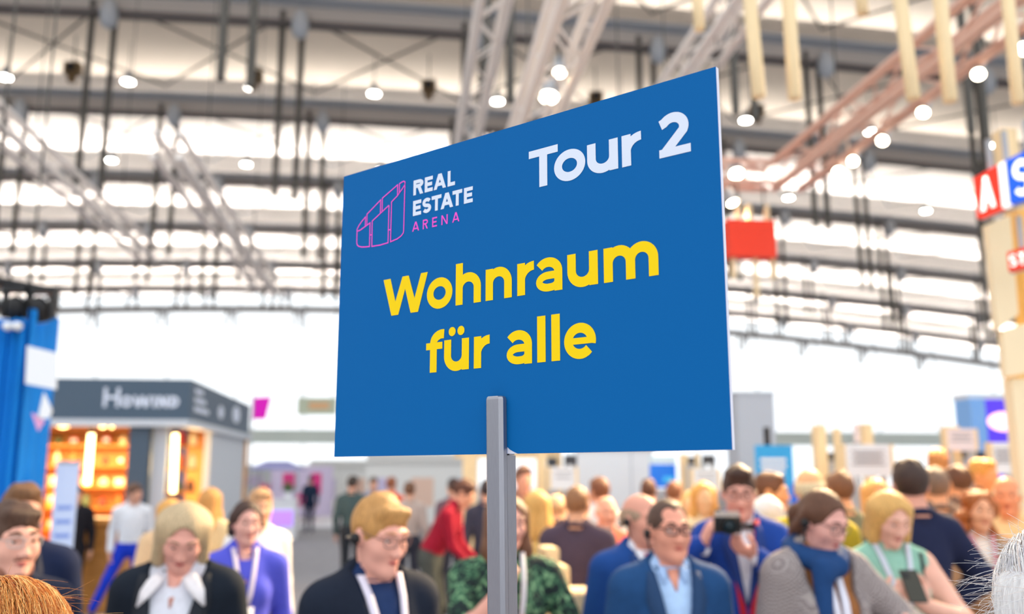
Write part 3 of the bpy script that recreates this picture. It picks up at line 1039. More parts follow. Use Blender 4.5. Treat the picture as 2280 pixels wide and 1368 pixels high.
# grey-green counters far away under the glass wall
for i, (px, D, wd, hh, nm, c) in enumerate([(640, 88, 9, 2.6, 'long pale stand block far behind the aisle', (214, 222, 226)), (800, 44, 4.5, 2.4, 'pale stand block behind the sign bottom left', (240, 240, 236)), (940, 34, 4, 2.5, 'light grey stand wall behind the person in red', (236, 234, 230))]):
    p = P(px, 1056, D)
    o = empty('far_stand', (p.x, p.y, 0), HZ, nm, 'stand', 'pale stands far down the hall')
    MB().box((0, 0, hh / 2), (wd, 1.5, hh)).build('stand_wall', mat('stand_%d' % i, c, 0.6), o)
    MB().box((0, -0.8, hh - 0.2), (wd, 0.08, 0.35)).build('stand_header', mat('stand_header_%d' % i, tuple(int(x * 0.93) for x in c), 0.6), o)
    for j in range(3):
        MB().box((-wd / 2 + wd * (j + 0.5) / 3, -0.76, hh * 0.45), (wd * 0.2, 0.02, hh * 0.4)).build('stand_poster', mat('stand_poster_%d' % j, [(206, 196, 226), (236, 200, 180), (196, 214, 226)][j], 0.6), o)


# -------- timber stands behind the crowd
def post(px, py0, D, wpx, nm, m=None, base=0.0):
    p = P(px, py0, D)
    wd = wpx / 2068 * D
    o = empty('timber_post', (p.x, p.y, base), HZ, nm, 'post', 'pale timber stand posts')
    MB().box((0, 0, (p.z - base) / 2), (wd, wd, p.z - base)).build('post_shaft', m or M_wood, o)
    MB().box((0, 0, 0.01), (wd * 2, wd * 2, 0.02)).build('post_foot', M_node, o)
    return o


def board_at(px0, px1, py0, py1, D, nm, m, cat='board', name='info_board', lines=0, stand=True, th=0.05, group=None, frame=None, rz=HZ, line_m=None):
    a, b = P(px0, py0, D), P(px1, py1, D)
    wd, h = b.x - a.x, a.z - b.z
    o = empty(name, ((a.x + b.x) / 2, D, 0 if stand else b.z), rz, nm, cat, group)
    z0 = b.z if stand else 0
    MB().box((0, 0, z0 + h / 2), (wd, th, h)).build('panel', m, o)
    if frame:
        for sx in (-1, 1):
            MB().box((sx * wd / 2, 0, z0 + h / 2), (0.03, th * 1.3, h)).build('frame_bar', frame, o)
    for i in range(lines):
        MB().box((0, -th / 2 - 0.004, z0 + h * (0.78 - 0.5 * i / max(1, lines))), (wd * (0.7 if i % 2 == 0 else 0.55), 0.004, h * 0.05)).build('print_line', line_m or M_ink, o)
    if stand:
        for sx in (-0.35, 0.35):
            MB().box((sx * wd, 0.03, z0 / 2), (0.05, 0.05, z0)).build('leg', M_node, o)
    return o


post(1046, 1012, 11.0, 30, 'thick pale timber post just left of the sign pole')
post(1205, 1008, 11.0, 20, 'slim timber post right of the sign pole')
post(1244, 1008, 11.6, 12, 'thin timber post between the two dark screens')
post(1522, 1012, 11.2, 16, 'timber post beside the blue display screen')
post(1552, 1010, 11.6, 10, 'thin timber post left of the small dark screen')
post(1822, 948, 9.5, 24, 'timber post behind the woman with the scarf')
post(1862, 955, 10.2, 14, 'thin timber post right of the scarf woman')
post(1928, 945, 10.2, 20, 'timber post above the blonde woman in mint')
post(2116, 950, 9.6, 26, 'timber post behind the curly haired woman')
post(2157, 960, 9.9, 14, 'thin timber post near the purple screen')
bm_ = P(1120, 1010, 11.3)
o = empty('timber_beam', (P(1130, 1008, 11.3).x, 11.3, P(1130, 1012, 11.3).z - 0.02), HZ, 'horizontal timber beam over the posts behind the sign pole', 'beam')
MB().box((0, 0, 0.02), (1.3, 0.14, 0.10)).build('beam_log', M_wood, o)
MB().box((0, 0, 0.08), (1.34, 0.2, 0.02)).build('beam_cap', M_wood, o)
board_at(1218, 1240, 1020, 1044, 11.2, 'small dark screen right of the slim timber post', M_screen, 'screen', 'dark_screen', group='dark screens')
board_at(1256, 1284, 1014, 1036, 11.2, 'second small dark screen right of the sign pole', M_screen, 'screen', 'dark_screen', group='dark screens')
board_at(1532, 1546, 1018, 1034, 11.0, 'narrow dark screen beside the blue display', M_screen, 'screen', 'dark_screen', group='dark screens')
board_at(1563, 1592, 1014, 1034, 11.4, 'small dark screen left of the photographer', M_screen, 'screen', 'dark_screen', group='dark screens')
board_at(1834, 1856, 1008, 1026, 9.9, 'dark screen left of the printed white board', M_screen, 'screen', 'dark_screen', group='dark screens')
board_at(1876, 1898, 1008, 1026, 9.9, 'dark screen half behind the printed white board', M_screen, 'screen', 'dark_screen', group='dark screens')
board_at(2132, 2196, 1006, 1020, 10.0, 'wide dark screen behind the crowd below the purple screen', M_screen, 'screen', 'dark_screen', group='dark screens')
board_at(1222, 1284, 1040, 1090, 10.6, 'blank white info board right of the sign pole', M_white, lines=2, frame=M_wood)
board_at(1538, 1602, 1044, 1092, 10.6, 'white info board left of the photographer', M_white, lines=2, frame=M_wood)
board_at(1872, 1990, 990, 1062, 9.2, 'large white printed board above the mint woman', M_white, lines=5, frame=M_wood)
board_at(2098, 2176, 955, 1004, 9.4, 'pinkish white board under the purple screen', mat('pinkish_board', (246, 226, 222), 0.6), lines=3, frame=M_wood)
board_at(2198, 2262, 986, 1056, 8.2, 'white printed board at the right edge', M_white, lines=5, frame=M_wood)
board_at(1900, 1935, 945, 985, 10.8, 'pale pink board high behind the crowd', mat('pinkish_board', (246, 226, 222), 0.6), lines=2)
# large white wall and blue display
o = board_at(1292, 1446, 1004, 1140, 12.5, 'large plain white stand wall behind the bald man', M_white, 'wall', 'stand_wall', stand=False)
o.location.z = 0
for ch in list(o.children):
    bpy.data.objects.remove(ch)
zz = P(1370, 1004, 12.5).z
MB().box((0, 0, zz / 2), (1.05, 0.1, zz)).build('panel', M_white, o)
MB().box((0.22, -0.055, zz / 2), (0.02, 0.01, zz)).build('panel_joint', M_graywall, o)
MB().box((0, 0, zz + 0.02), (1.1, 0.14, 0.04)).build('top_rail', M_node, o)
o = board_at(1446, 1506, 1034, 1086, 11.4, 'blue display screen above the man in the blue suit', mat('blue_screen', (20, 110, 215), 0.4, emit=0.35), 'screen', 'blue_display')
MB().box((0.06, -0.03, P(1480, 1068, 11.4).z), (0.13, 0.01, 0.07)).build('picture_block', mat('cyan_picture', (70, 180, 235), 0.5, emit=0.3), o)
MB().box((0, 0, P(1480, 1025, 11.4).z), (0.33, 0.05, 0.085)).build('header_panel', mat('pale_aqua', (216, 236, 246), 0.5), o)
# grey block, light blue poster
o = empty('grey_block', (P(1670, 940, 14).x, 14, 0), HZ, 'tall plain grey stand block right of the sign', 'stand')
za, zb2 = P(1670, 880, 14).z, 0
MB().box((0, 0, za / 2), (0.58, 0.5, za)).build('block_body', mat('grey_stand', (190, 194, 202), 0.6), o)
MB().box((0, 0, za + 0.015), (0.62, 0.54, 0.03)).build('block_cap', M_graywall, o)
o = board_at(1680, 1770, 992, 1120, 8.4, 'light blue poster with white lettering behind the photographer', M_cyan, 'poster', 'blue_poster')
zc = P(1722, 1040, 8.4).z
for i in range(3):
    MB().box((-0.02, -0.03, zc + 0.06 - 0.055 * i), (0.24 - 0.04 * (i == 2), 0.005, 0.032)).build('white_lettering', M_satin, o)
MB().box((0.16, -0.03, zc - 0.25), (0.06, 0.005, 0.2)).build('print_block', M_bluesign, o)
o = empty('black_post', (P(1707, 960, 10).x, 10, 0), 0, 'thin black post above the light blue poster', 'post')
MB().tube([(0, 0, 0), (0, 0, P(1707, 952, 10).z)], 0.035, 10).build('post_shaft', M_black, o)
MB().lathe([(0.16, 0), (0.16, 0.02), (0.05, 0.03)], n=14).build('post_foot', M_black, o)
# purple screen
pA, pB = P(2146, 890, 10.5), P(2252, 1012, 10.5)
o = empty('purple_screen_wall', ((pA.x + pB.x) / 2, 10.5, 0), HZ, 'tall purple video wall at the right with pale blue side', 'screen')
wd = pB.x - pA.x
MB().box((0.10, 0, pA.z / 2 + 0.4), (wd - 0.2, 0.1, pA.z - 0.8)).build('video_panel', M_purple, o)
MB().box((-wd / 2 + 0.08, 0.05, pA.z / 2), (0.18, 0.3, pA.z)).build('side_panel', mat('pale_blue_panel', (120, 170, 232), 0.6), o)
MB().box((0, 0.1, pA.z + 0.03), (wd, 0.3, 0.06)).build('header', M_graywall, o)
zc = P(2230, 940, 10.5).z
mb = MB()
mb.lathe([(0.02, 0), (0.2, 0.004), (0.2, 0.008), (0.02, 0.012)], c=(0.16, -0.06, zc), n=20, R=Matrix.Rotation(math.pi / 2, 3, 'X') @ Matrix.Diagonal((1, 0.55, 1)))
mb.build('glowing_emblem', mat('pink_white_glow', (255, 196, 214), 0.5, emit=1.6), o)

# -------- timber tower with red and blue light-box signs at the right edge
tw = empty('timber_tower', (P(2240, 700, 6.6).x, 6.6, 0), HZ, 'tall pale timber tower at the right edge', 'tower')


def tpost(px, py0, py1, D, wpx, nm, m=M_wood):
    a, b = P(px, py0, D), P(px, py1, D)
    wd = wpx / 2068 * D
    Ri = Matrix.Rotation(-HZ, 3, 'Z')
    c = Ri @ (Vector((a.x, D, (a.z + b.z) / 2)) - tw.location)
    MB().box(c, (wd, wd, a.z - b.z)).build(nm, m, tw)


tpost(2236, 292, 470, 6.6, 38, 'upper_post')
tpost(2268, 455, 760, 6.9, 44, 'middle_post', mat('golden_wood', (240, 186, 96), 0.55, noise=0.1, scale=5))
tpost(2268, 760, 1340, 6.9, 52, 'lower_post', mat('golden_wood', (240, 186, 96), 0.55))
M_cream = mat('cream_board', (248, 228, 190), 0.6)
for nm, pts in [('cream_panel', [(2198, 500), (2250, 478), (2268, 700), (2222, 735)]), ('cream_panel', [(2232, 735), (2290, 720), (2296, 830), (2240, 840)])]:
    Ri = Matrix.Rotation(-HZ, 3, 'Z')
    vs = [Ri @ (P(x, y, 6.5) - tw.location) for x, y in pts]
    MB().poly(vs[::-1], 0.06).build(nm, M_cream, tw)
MB().box(Matrix.Rotation(-HZ, 3, 'Z') @ (P(2280, 1000, 6.6) - tw.location), (0.16, 0.1, 0.0 + 1.0)).build('golden_panel', M_cream, tw)
zb3 = P(2268, 1340, 6.9).z
MB().box(Matrix.Rotation(-HZ, 3, 'Z') @ (Vector((P(2268, 1000, 6.9).x, 6.9, zb3 / 2)) - Vector((tw.location.x, tw.location.y, 0))), (0.2, 0.2, zb3)).build('tower_foot', M_wood, tw)


def lightbox(quad, D0, D1, m, nm, cat, name, letters):
    """sign box whose face runs from depth D0 (left) to D1 (right)"""
    tl, tr, br, bl = [P(*quad[i], d) for i, d in enumerate((D0, D1, D1, D0))]
    o = empty(name, (tl + br) / 2, label=nm, cat=cat)
    vs = [v - o.location for v in (bl, br, tr, tl)]
    nr = (vs[1] - vs[0]).cross(vs[3] - vs[0]).normalized()
    MB().poly(vs, 0.10, nr).build('box_face', m, o)
    for f in letters:
        q = [[vs[0] + (vs[1] - vs[0]) * u + (vs[3] - vs[0]) * v + nr * 0.006 for u, v in poly] for poly in f]
        mb = MB()
        for g_ in q:
            mb.poly(g_, 0.006, nr)
        mb.build('white_letter', mat('lit_white_letter', (255, 252, 244), 0.5, emit=1.5), o)
    MB().poly([v * 1.04 - nr * 0.06 for v in vs], 0.05, nr).build('box_back', M_node, o)
    MB().tube([vs[3] * 0.5 + vs[2] * 0.5 - nr * 0.08, vs[3] * 0.5 + vs[2] * 0.5 - nr * 0.08 + Vector((0, 0, 0.25))], 0.02, 6).build('bracket', M_node, o)
    return o


A_l = [[(0.18, 0.1), (0.36, 0.1), (0.56, 0.9), (0.42, 0.9)], [(0.42, 0.9), (0.56, 0.9), (0.76, 0.1), (0.60, 0.1)], [(0.30, 0.3), (0.66, 0.3), (0.62, 0.45), (0.36, 0.45)]]
lightbox([(2166, 398), (2222, 366), (2232, 462), (2176, 486)], 6.3, 6.15, mat('lit_red_panel', (236, 50, 24), 0.5, emit=0.5), 'red light-box sign with a white letter at the right edge', 'sign', 'red_sign', [A_l])
lightbox([(2222, 366), (2238, 358), (2248, 454), (2232, 462)], 6.14, 6.10, mat('lit_white_panel', (255, 250, 246), 0.5, emit=1.0), 'narrow white light-box between the red and blue signs', 'sign', 'white_sign', [])
S_l = [[tuple(p_) for p_ in q_] for q_ in shift(stroke(arc(0.5, 0.69, 0.16, 0.17, 25, 270, 10) + arc(0.5, 0.34, 0.17, 0.18, 90, -155, 10), 0.12), -0.10, -0.02)]
lightbox([(2238, 358), (2320, 318), (2330, 425), (2248, 454)], 6.09, 5.9, mat('lit_blue_panel', (16, 92, 226), 0.5, emit=0.5), 'blue light-box sign with white lettering at the right edge', 'sign', 'blue_sign', [S_l])
ST = shift(cap_glyph('S', 0.26, 0.6, 0.08), 0.08, 0.2) + shift(cap_glyph('T', 0.26, 0.6, 0.08), 0.42, 0.2)
lightbox([(2242, 562), (2300, 545), (2304, 592), (2246, 604)], 6.2, 6.1, M_red, 'small red sign with white letters on the timber tower', 'sign', 'small_red_sign', [ST])

# -------- red hanging sign right of the board
p = P(1668, 535, 13.95)
o = empty('red_hanging_sign', p, HZ, 'red box sign hanging behind the right edge of the blue sign', 'sign')
MB().box((0, 0, 0), (0.78, 0.26, 0.60)).build('sign_box', M_red, o)
for dx, z0, z1 in [(0.02, 0.30, 0.58), (0.31, 0.30, 0.58), (-0.16, 0.30, 0.58), (0.08, -0.92, -0.30), (0.36, -0.62, -0.30), (-0.28, -0.62, -0.30)]:
    MB().box((dx, 0, (z0 + z1) / 2), (0.07, 0.07, abs(z1 - z0))).build('timber_batten', M_wood, o)
MB().tube([(-0.16, 0, 0.5), (-0.16, 0, 0.95)], 0.012, 6).tube([(0.27, 0, 0.5), (0.27, 0, 0.95)], 0.012, 6).build('cords', M_rod, o)

# -------- stacked timber crates between the floral dress and the blue suits
for i, (px0, px1, py0, D, nm) in enumerate([(1206, 1236, 1218, 5.36, 'tall narrow timber crate, farthest of the crate stack'), (1216, 1258, 1258, 5.0, 'middle timber crate of the stack beside the dark suits'), (1222, 1312, 1312, 4.65, 'lowest nearest timber crate beside the blue suit')]):
    a, b = P(px0, py0, D), P(px1, py0, D)
    wd = b.x - a.x
    o = empty('timber_crate', ((a.x + b.x) / 2, D, 0), HZ, nm, 'crate', 'timber crates')
    nb = int(a.z / 0.115)
    hh = a.z / nb
    for sy in (-1, 1):
        for j in range(nb):
            MB().box((0, sy * 0.14, hh * (j + 0.5)), (wd, 0.022, hh - 0.018)).build('plank', M_wood, o)
    for sx in (-1, 1):
        for sy in (-1, 1):
            MB().box((sx * (wd / 2 - 0.02), sy * 0.115, a.z / 2), (0.03, 0.03, a.z)).build('corner_batten', M_wood, o)
    MB().box((0, 0, a.z - 0.01), (wd, 0.25, 0.02)).build('crate_lid', M_wood, o)
# ================================================================== PEOPLE: implicit surfaces polygonised on a graded grid
def V3(*a):
    return np.array(a, float)


class Shape:
    """list of primitives blended into one field"""

    def __init__(s):
        s.p = []

    def cap(s, a, b, ra, rb=None, k=0.02, lab=0, sq=(1, 1, 1)):
        s.p.append(('cap', V3(*a), V3(*b), ra, ra if rb is None else rb, k, lab, np.array(sq, float)))
        return s

    def ell(s, c, r, k=0.03, lab=0, R=None):
        s.p.append(('ell', V3(*c), V3(*r), None if R is None else np.array(R, float), 0, k, lab, None))
        return s


def pd(pr, X, Y, Z):
    if pr[0] == 'cap':
        a, b, ra, rb, sq = pr[1], pr[2], pr[3], pr[4], pr[7]
        d = (b - a) / sq
        px, py, pz = (X - a[0]) / sq[0], (Y - a[1]) / sq[1], (Z - a[2]) / sq[2]
        L = max(1e-9, float(d @ d))
        t = np.clip((px * d[0] + py * d[1] + pz * d[2]) / L, 0, 1)
        q = np.sqrt((px - t * d[0]) ** 2 + (py - t * d[1]) ** 2 + (pz - t * d[2]) ** 2)
        return (q - (ra + (rb - ra) * t)) * float(sq.min())
    c, r, R = pr[1], pr[2], pr[3]
    x, y, z = X - c[0], Y - c[1], Z - c[2]
    if R is not None:      # columns of R are the axes
        x, y, z = (x * R[0, 0] + y * R[1, 0] + z * R[2, 0], x * R[0, 1] + y * R[1, 1] + z * R[2, 1], x * R[0, 2] + y * R[1, 2] + z * R[2, 2])
    k0 = np.sqrt((x / r[0]) ** 2 + (y / r[1]) ** 2 + (z / r[2]) ** 2)
    k1 = np.sqrt((x / r[0] ** 2) ** 2 + (y / r[1] ** 2) ** 2 + (z / r[2] ** 2) ** 2)
    return np.where(k1 > 1e-9, k0 * (k0 - 1) / np.maximum(k1, 1e-9), -r.min())


def pbox(pr):
    if pr[0] == 'cap':
        m = max(pr[3], pr[4]) * pr[7].max() / 1.0
        return np.minimum(pr[1], pr[2]) - m, np.maximum(pr[1], pr[2]) + m
    m = pr[2].max() if pr[3] is not None else pr[2]
    return pr[1] - m, pr[1] + m


def smin(a, b, k):
    if k <= 0:
        return np.minimum(a, b)
    h = np.maximum(k - np.abs(a - b), 0) / k
    return np.minimum(a, b) - h * h * k * 0.25


def field_pts(sh, pts, off=0.0):
    F = np.full(len(pts), 9.0)
    for pr in sh.p:
        F = smin(F, pd(pr, pts[:, 0], pts[:, 1], pts[:, 2]), pr[5])
    return F - off


def labels(sh, pts):
    best = np.full(len(pts), 9.0)
    lab = np.zeros(len(pts), int)
    for pr in sh.p:
        d = pd(pr, pts[:, 0], pts[:, 1], pts[:, 2])
        m = d < best
        best[m] = d[m]
        lab[m] = pr[6]
    return lab


def axis(lo, hi, coarse, zones):
    out = [lo]
    while out[-1] < hi:
        x = out[-1]
        st = coarse
        for a, b, s in zones:
            if a - coarse < x < b:
                st = min(st, s)
        out.append(x + st)
    return np.array(out)


def grid_mesh(sh, coarse=0.02, zones=(), off=0.0, cut=None, pad=0.05):
    """surface nets on a graded grid; cut(X,Y,Z) is a field whose negative part is removed"""
    lo = np.min([pbox(p)[0] for p in sh.p], axis=0) - pad - off
    hi = np.max([pbox(p)[1] for p in sh.p], axis=0) + pad + off
    ax = []
    for i in range(3):
        ax.append(axis(lo[i], hi[i], coarse, [(z[0][i], z[1][i], z[2]) for z in zones]))
    xs, ys, zs = ax
    F = np.full((len(xs), len(ys), len(zs)), 1.0)
    for pr in sh.p:
        a, b = pbox(pr)
        mg = 0.03 + pr[5] + off + coarse
        ii = [np.searchsorted(ax[i], [a[i] - mg, b[i] + mg]) for i in range(3)]
        sl = tuple(slice(max(0, q[0] - 1), q[1] + 1) for q in ii)
        X = xs[sl[0]][:, None, None]
        Y = ys[sl[1]][None, :, None]
        Z = zs[sl[2]][None, None, :]
        F[sl] = smin(F[sl], pd(pr, X, Y, Z), pr[5])
    F -= off
    if cut is not None:
        F = np.maximum(F, -cut(xs[:, None, None], ys[None, :, None], zs[None, None, :]))
    return nets(F, xs, ys, zs)


def nets(F, xs, ys, zs):
    nx, ny, nz = F.shape
    F[0] = F[-1] = 1
    F[:, 0] = F[:, -1] = 1
    F[:, :, 0] = F[:, :, -1] = 1
    ins = F < 0
    cid = lambda i, j, k: (i * ny + j) * nz + k
    pos, cel, quads = [], [], []
    A = (xs, ys, zs)
    for d in range(3):
        s0 = [slice(None)] * 3
        s1 = [slice(None)] * 3
        s0[d] = slice(0, -1)
        s1[d] = slice(1, None)
        a, b = ins[tuple(s0)], ins[tuple(s1)]
        I = np.argwhere(a != b)
        if not len(I):
            continue
        J = I.copy()
        J[:, d] += 1
        fa = F[I[:, 0], I[:, 1], I[:, 2]]
        fb = F[J[:, 0], J[:, 1], J[:, 2]]
        t = np.clip(fa / (fa - fb), 0.02, 0.98)
        p = np.stack([A[m][I[:, m]] for m in range(3)], 1)
        p[:, d] = A[d][I[:, d]] * (1 - t) + A[d][J[:, d]] * t
        e, f = (d + 1) % 3, (d + 2) % 3
        cs = []
        for de, df in ((0, 0), (-1, 0), (-1, -1), (0, -1)):
            C = I.copy()
            C[:, e] += de
            C[:, f] += df
            c = cid(C[:, 0], C[:, 1], C[:, 2])
            cs.append(c)
            pos.append(p)
            cel.append(c)
        q = np.stack(cs, 1)
        fl = fa > 0
        q[fl] = q[fl][:, ::-1]
        quads.append(q)
    pos = np.concatenate(pos)
    cel = np.concatenate(cel)
    quads = np.concatenate(quads)
    u, inv = np.unique(cel, return_inverse=True)
    cnt = np.bincount(inv)
    vs = np.stack([np.bincount(inv, pos[:, m]) / cnt for m in range(3)], 1)
    return vs, np.searchsorted(u, quads)


def np_obj(name, vs, fs, mats, parent=None, lab=None, smooth=True):
    me = bpy.data.meshes.new(name)
    me.vertices.add(len(vs))
    me.vertices.foreach_set('co', np.asarray(vs, np.float32).ravel())
    n = fs.shape[1]
    me.loops.add(fs.size)
    me.loops.foreach_set('vertex_index', fs.astype(np.int32).ravel())
    me.polygons.add(len(fs))
    me.polygons.foreach_set('loop_start', np.arange(0, fs.size, n, dtype=np.int32))
    me.polygons.foreach_set('use_smooth', np.full(len(fs), smooth))
    for m in mats:
        me.materials.append(m)
    if lab is not None:
        me.polygons.foreach_set('material_index', lab.astype(np.int32))
    me.update(calc_edges=True)
    o = bpy.data.objects.new(name, me)
    COL.objects.link(o)
    if parent is not None:
        o.parent = parent
    return o


SKIN, TOP, BOT, SHOE, LIP, SLEEVE = 0, 1, 2, 3, 4, 5


def unit(v):
    v = np.array(v, float)
    return v / max(1e-9, np.linalg.norm(v))


def hand(sh, wrist, f, n, ts, curl=0.5, lab=SKIN, spread=1.0, kk=0.008):
    """palm, four fingers and a thumb; f points along the hand, n out of the palm, ts = thumb side"""
    f = unit(f)
    n = unit(np.array(n) - f * np.dot(n, f))
    s = np.cross(f, n) * ts
    R = np.stack([f, s, n], 1)
    sh.ell(wrist + f * 0.052, (0.056, 0.043, 0.020), 0.02, lab, R)
    for i, (L, of) in enumerate(((0.070, 0.030), (0.078, 0.010), (0.073, -0.010), (0.058, -0.029))):
        p = wrist + f * (0.090 - abs(of - 0.01) * 0.25) + s * of
        ang = 0.15
        for j, (fr, r0, r1) in enumerate(((0.46, 0.0098, 0.0092), (0.30, 0.0092, 0.0085), (0.24, 0.0085, 0.0072))):
            ang += curl * (0.75, 1.0, 0.7)[j]
            d = f * math.cos(ang) + n * math.sin(ang) + s * of * 0.9 * spread * (1 if j == 0 else 0.3)
            q = p + unit(d) * L * fr
            sh.cap(p, q, r0, r1, kk, lab)
            p = q
    p = wrist + f * 0.028 + s * 0.030
    for L, r0, r1, fa, sa, na in ((0.040, 0.015, 0.012, 0.65, 0.65, 0.35), (0.032, 0.0118, 0.0108, 0.8, 0.25, 0.5 * curl + 0.2), (0.026, 0.0108, 0.009, 0.85, -0.05, 0.6 * curl + 0.2)):
        q = p + unit(f * fa + s * sa + n * na) * L
        sh.cap(p, q, r0, r1, kk, lab)
        p = q


def elbow_of(S, W, l1, l2, pole):
    d = W - S
    L = min(np.linalg.norm(d), (l1 + l2) * 0.995)
    u = unit(d)
    a = (l1 * l1 - l2 * l2 + L * L) / (2 * L)
    h = math.sqrt(max(0.0, l1 * l1 - a * a))
    pole = np.array(pole, float)
    pp = unit(pole - u * np.dot(pole, u))
    return S + u * a + pp * h, S + u * L


HEAD_C = V3(0, 0.0, 1.630)
NECK_P = V3(0, 0.025, 1.53)


def skin_mat(tone):
    return mat('skin_%d_%d_%d' % tone, tone, 0.55, noise=0.05, scale=18, spec=0.35)


def fab(rgb, nm='cloth'):
    return mat('%s_%d_%d_%d' % (nm, *rgb), rgb, 0.85, noise=0.07, scale=40, spec=0.2)


def hair_mat(rgb):
    return mat('hair_%d_%d_%d' % rgb, rgb, 0.5, noise=0.26, scale=60, stretch=(3, 3, 0.5), bump=0.5, spec=0.35)


class Person:
    def __init__(s, pos, height, yaw, label, female=False, tone=(226, 168, 148), top=(40, 50, 80), bottom=(40, 40, 48), shoe=(28, 26, 26), head=(0, 0, 0), lean=0.0,
                 arms=(None, None), sleeve='long', detail=1, build=1.0, top_mat=None, twist=0.0, neck_lab=SKIN, feet=None):
        """head = (yaw, pitch down, roll) in degrees; arms = ((wrist), pole, palm normal, hand dir, curl) for the person's right (-x) and left (+x); detail 2 = near"""
        s.female, s.detail, s.build = female, detail, build
        s.k = height / 1.75
        sh = Shape()
        s.sh = sh
        bw = build
        hw = 0.185 * bw if not female else 0.165 * bw
        cr = 0.168 * bw if not female else 0.146 * bw
        # trunk
        tor = Shape()
        tor.ell((0, 0.0, 0.93), (0.165 * bw, 0.122, 0.14), 0.06, BOT)
        tor.ell((0, -0.012, 1.09), (cr * 0.90, 0.118 * bw, 0.19), 0.06, TOP)
        tor.ell((0, 0.0, 1.275), (cr, 0.122 * bw, 0.19), 0.06, TOP)
        tor.cap((-hw + 0.045, 0.012, 1.405), (hw - 0.045, 0.012, 1.405), 0.062, 0.062, 0.06, TOP)
        for sx in (-1, 1):
            tor.cap((sx * 0.115, 0.018, 1.437), (sx * 0.038, 0.026, 1.505), 0.040, 0.040, 0.05, TOP)
        if female:
            for sx in (-1, 1):
                tor.ell((sx * 0.067, -0.088, 1.265), (0.062, 0.058, 0.062), 0.05, TOP)
        s.tor = tor
        sh.p += tor.p
        # legs
        for sx in (-1, 1):
            fx, fy = (sx * 0.10, 0.015) if feet is None else feet[0 if sx < 0 else 1]
            hip, ank = V3(sx * 0.09, 0, 0.90), V3(fx, fy, 0.10)
            kn, ank = elbow_of(hip, ank, 0.415, 0.40, (0, -1, 0))
            sh.cap(hip, kn, 0.088, 0.062, 0.04, BOT)
            sh.cap(kn, ank, 0.060, 0.050, 0.03, BOT)
            sh.cap((ank[0], ank[1] + 0.015, 0.042), (ank[0] + sx * 0.015, ank[1] - 0.145, 0.036), 0.042, 0.036, 0.03, SHOE)
        # arms
        s.arm = Shape()
        zones = []
        s.wrists = []
        for i, sx in enumerate((-1, 1)):
            S = V3(sx * hw, 0.012, 1.395)
            spec = arms[i]
            if spec is None:
                W = V3(sx * (hw + 0.055), -0.03, 0.87)
                pole = (sx * 0.3, 1, 0)
                pn, hd, cu = (-sx, 0, 0), (0, -0.1, -1), 0.35
                vis = False
            else:
                W = V3(*spec[0])
                pole = spec[1]
                pn, hd, cu = spec[2], spec[3], spec[4]
                vis = len(spec) < 6 or spec[5]
            E, W = elbow_of(S, W, 0.29, 0.255, pole)
            up = SKIN if sleeve == 'none' else TOP
            lo = TOP if sleeve == 'long' else SKIN
            fat = 1.06 if sleeve == 'long' else 0.92
            a1 = [('cap', S, E, 0.060 * fat, 0.047 * fat, 0.05, up, V3(1, 1, 1))]
            a2 = [('cap', E, E * 0.12 + W * 0.88, 0.047 * fat, 0.037 * fat, 0.03, lo, V3(1, 1, 1)), ('cap', E * 0.1 + W * 0.9, W, 0.029, 0.027, 0.014, SKIN, V3(1, 1, 1))]
            if sleeve == 'short':
                mid = S * 0.35 + E * 0.65
                a1 = [('cap', S, mid, 0.066, 0.058, 0.05, TOP, V3(1, 1, 1)), ('cap', mid, E, 0.047, 0.044, 0.02, SKIN, V3(1, 1, 1))]
            sh.p += a1 + a2
            s.arm.p += a1 + a2[:1]
            hand(sh, W, hd, pn, -sx if True else sx, cu)
            s.wrists.append((W, unit(hd)))
            if detail >= 1 and vis and spec is not None:
                c = W + unit(hd) * 0.07
                zones.append((c - 0.13, c + 0.13, 0.0055 if detail == 2 else 0.009))
        # neck and head
        sh.cap((0, 0.034, 1.44), (0, 0.030, 1.478), 0.058 if not female else 0.050, 0.057 if not female else 0.049, 0.035, TOP)
        sh.cap((0, 0.028, 1.492), (0, 0.018, 1.56), 0.060 if not female else 0.050, 0.054 if not female else 0.047, 0.035, neck_lab)
        yw, pt, rl = [math.radians(a) for a in head]
        s.HR = np.array((Matrix.Rotation(yw, 3, 'Z') @ Matrix.Rotation(pt, 3, 'X') @ Matrix.Rotation(rl, 3, 'Y')))
        fs_ = 1.0 if not female else 0.94
        s.fs = fs_
        hd = s.head_shape(fs_, female)
        sh.p += hd.p
        hz = 0.0065 if detail == 2 else (0.010 if detail == 1 else 0.016)
        c = s.hp((0, 0, 0))
        zones.append((c - V3(0.12, 0.15, 0.15), c + V3(0.12, 0.15, 0.15), hz))
        zones.append((V3(-0.1, -0.08, 1.43), V3(0.1, 0.1, 1.56), hz))
        vs, fq = grid_mesh(sh, 0.020 if detail else 0.026, zones)
        cen = vs[fq].mean(1)
        lab = labels(sh, cen)
        s.tone = tone
        mats = [skin_mat(tone), top_mat or fab(top), fab(bottom), fab(shoe, 'leather'), mat('lip_%d_%d_%d' % tone, tuple(int(a * b) for a, b in zip(tone, (0.86, 0.62, 0.66))), 0.5), fab(top)]
        o = np_obj('person', vs, fq, mats, None, lab)
        o.location = pos
        o.rotation_euler = (0, 0, math.radians(yaw))
        o.scale = (s.k,) * 3
        tag(o, label, 'person')
        s.o = o
        if detail:
            s.eyes()
        s.topm = mats[1]
        s.neckline()

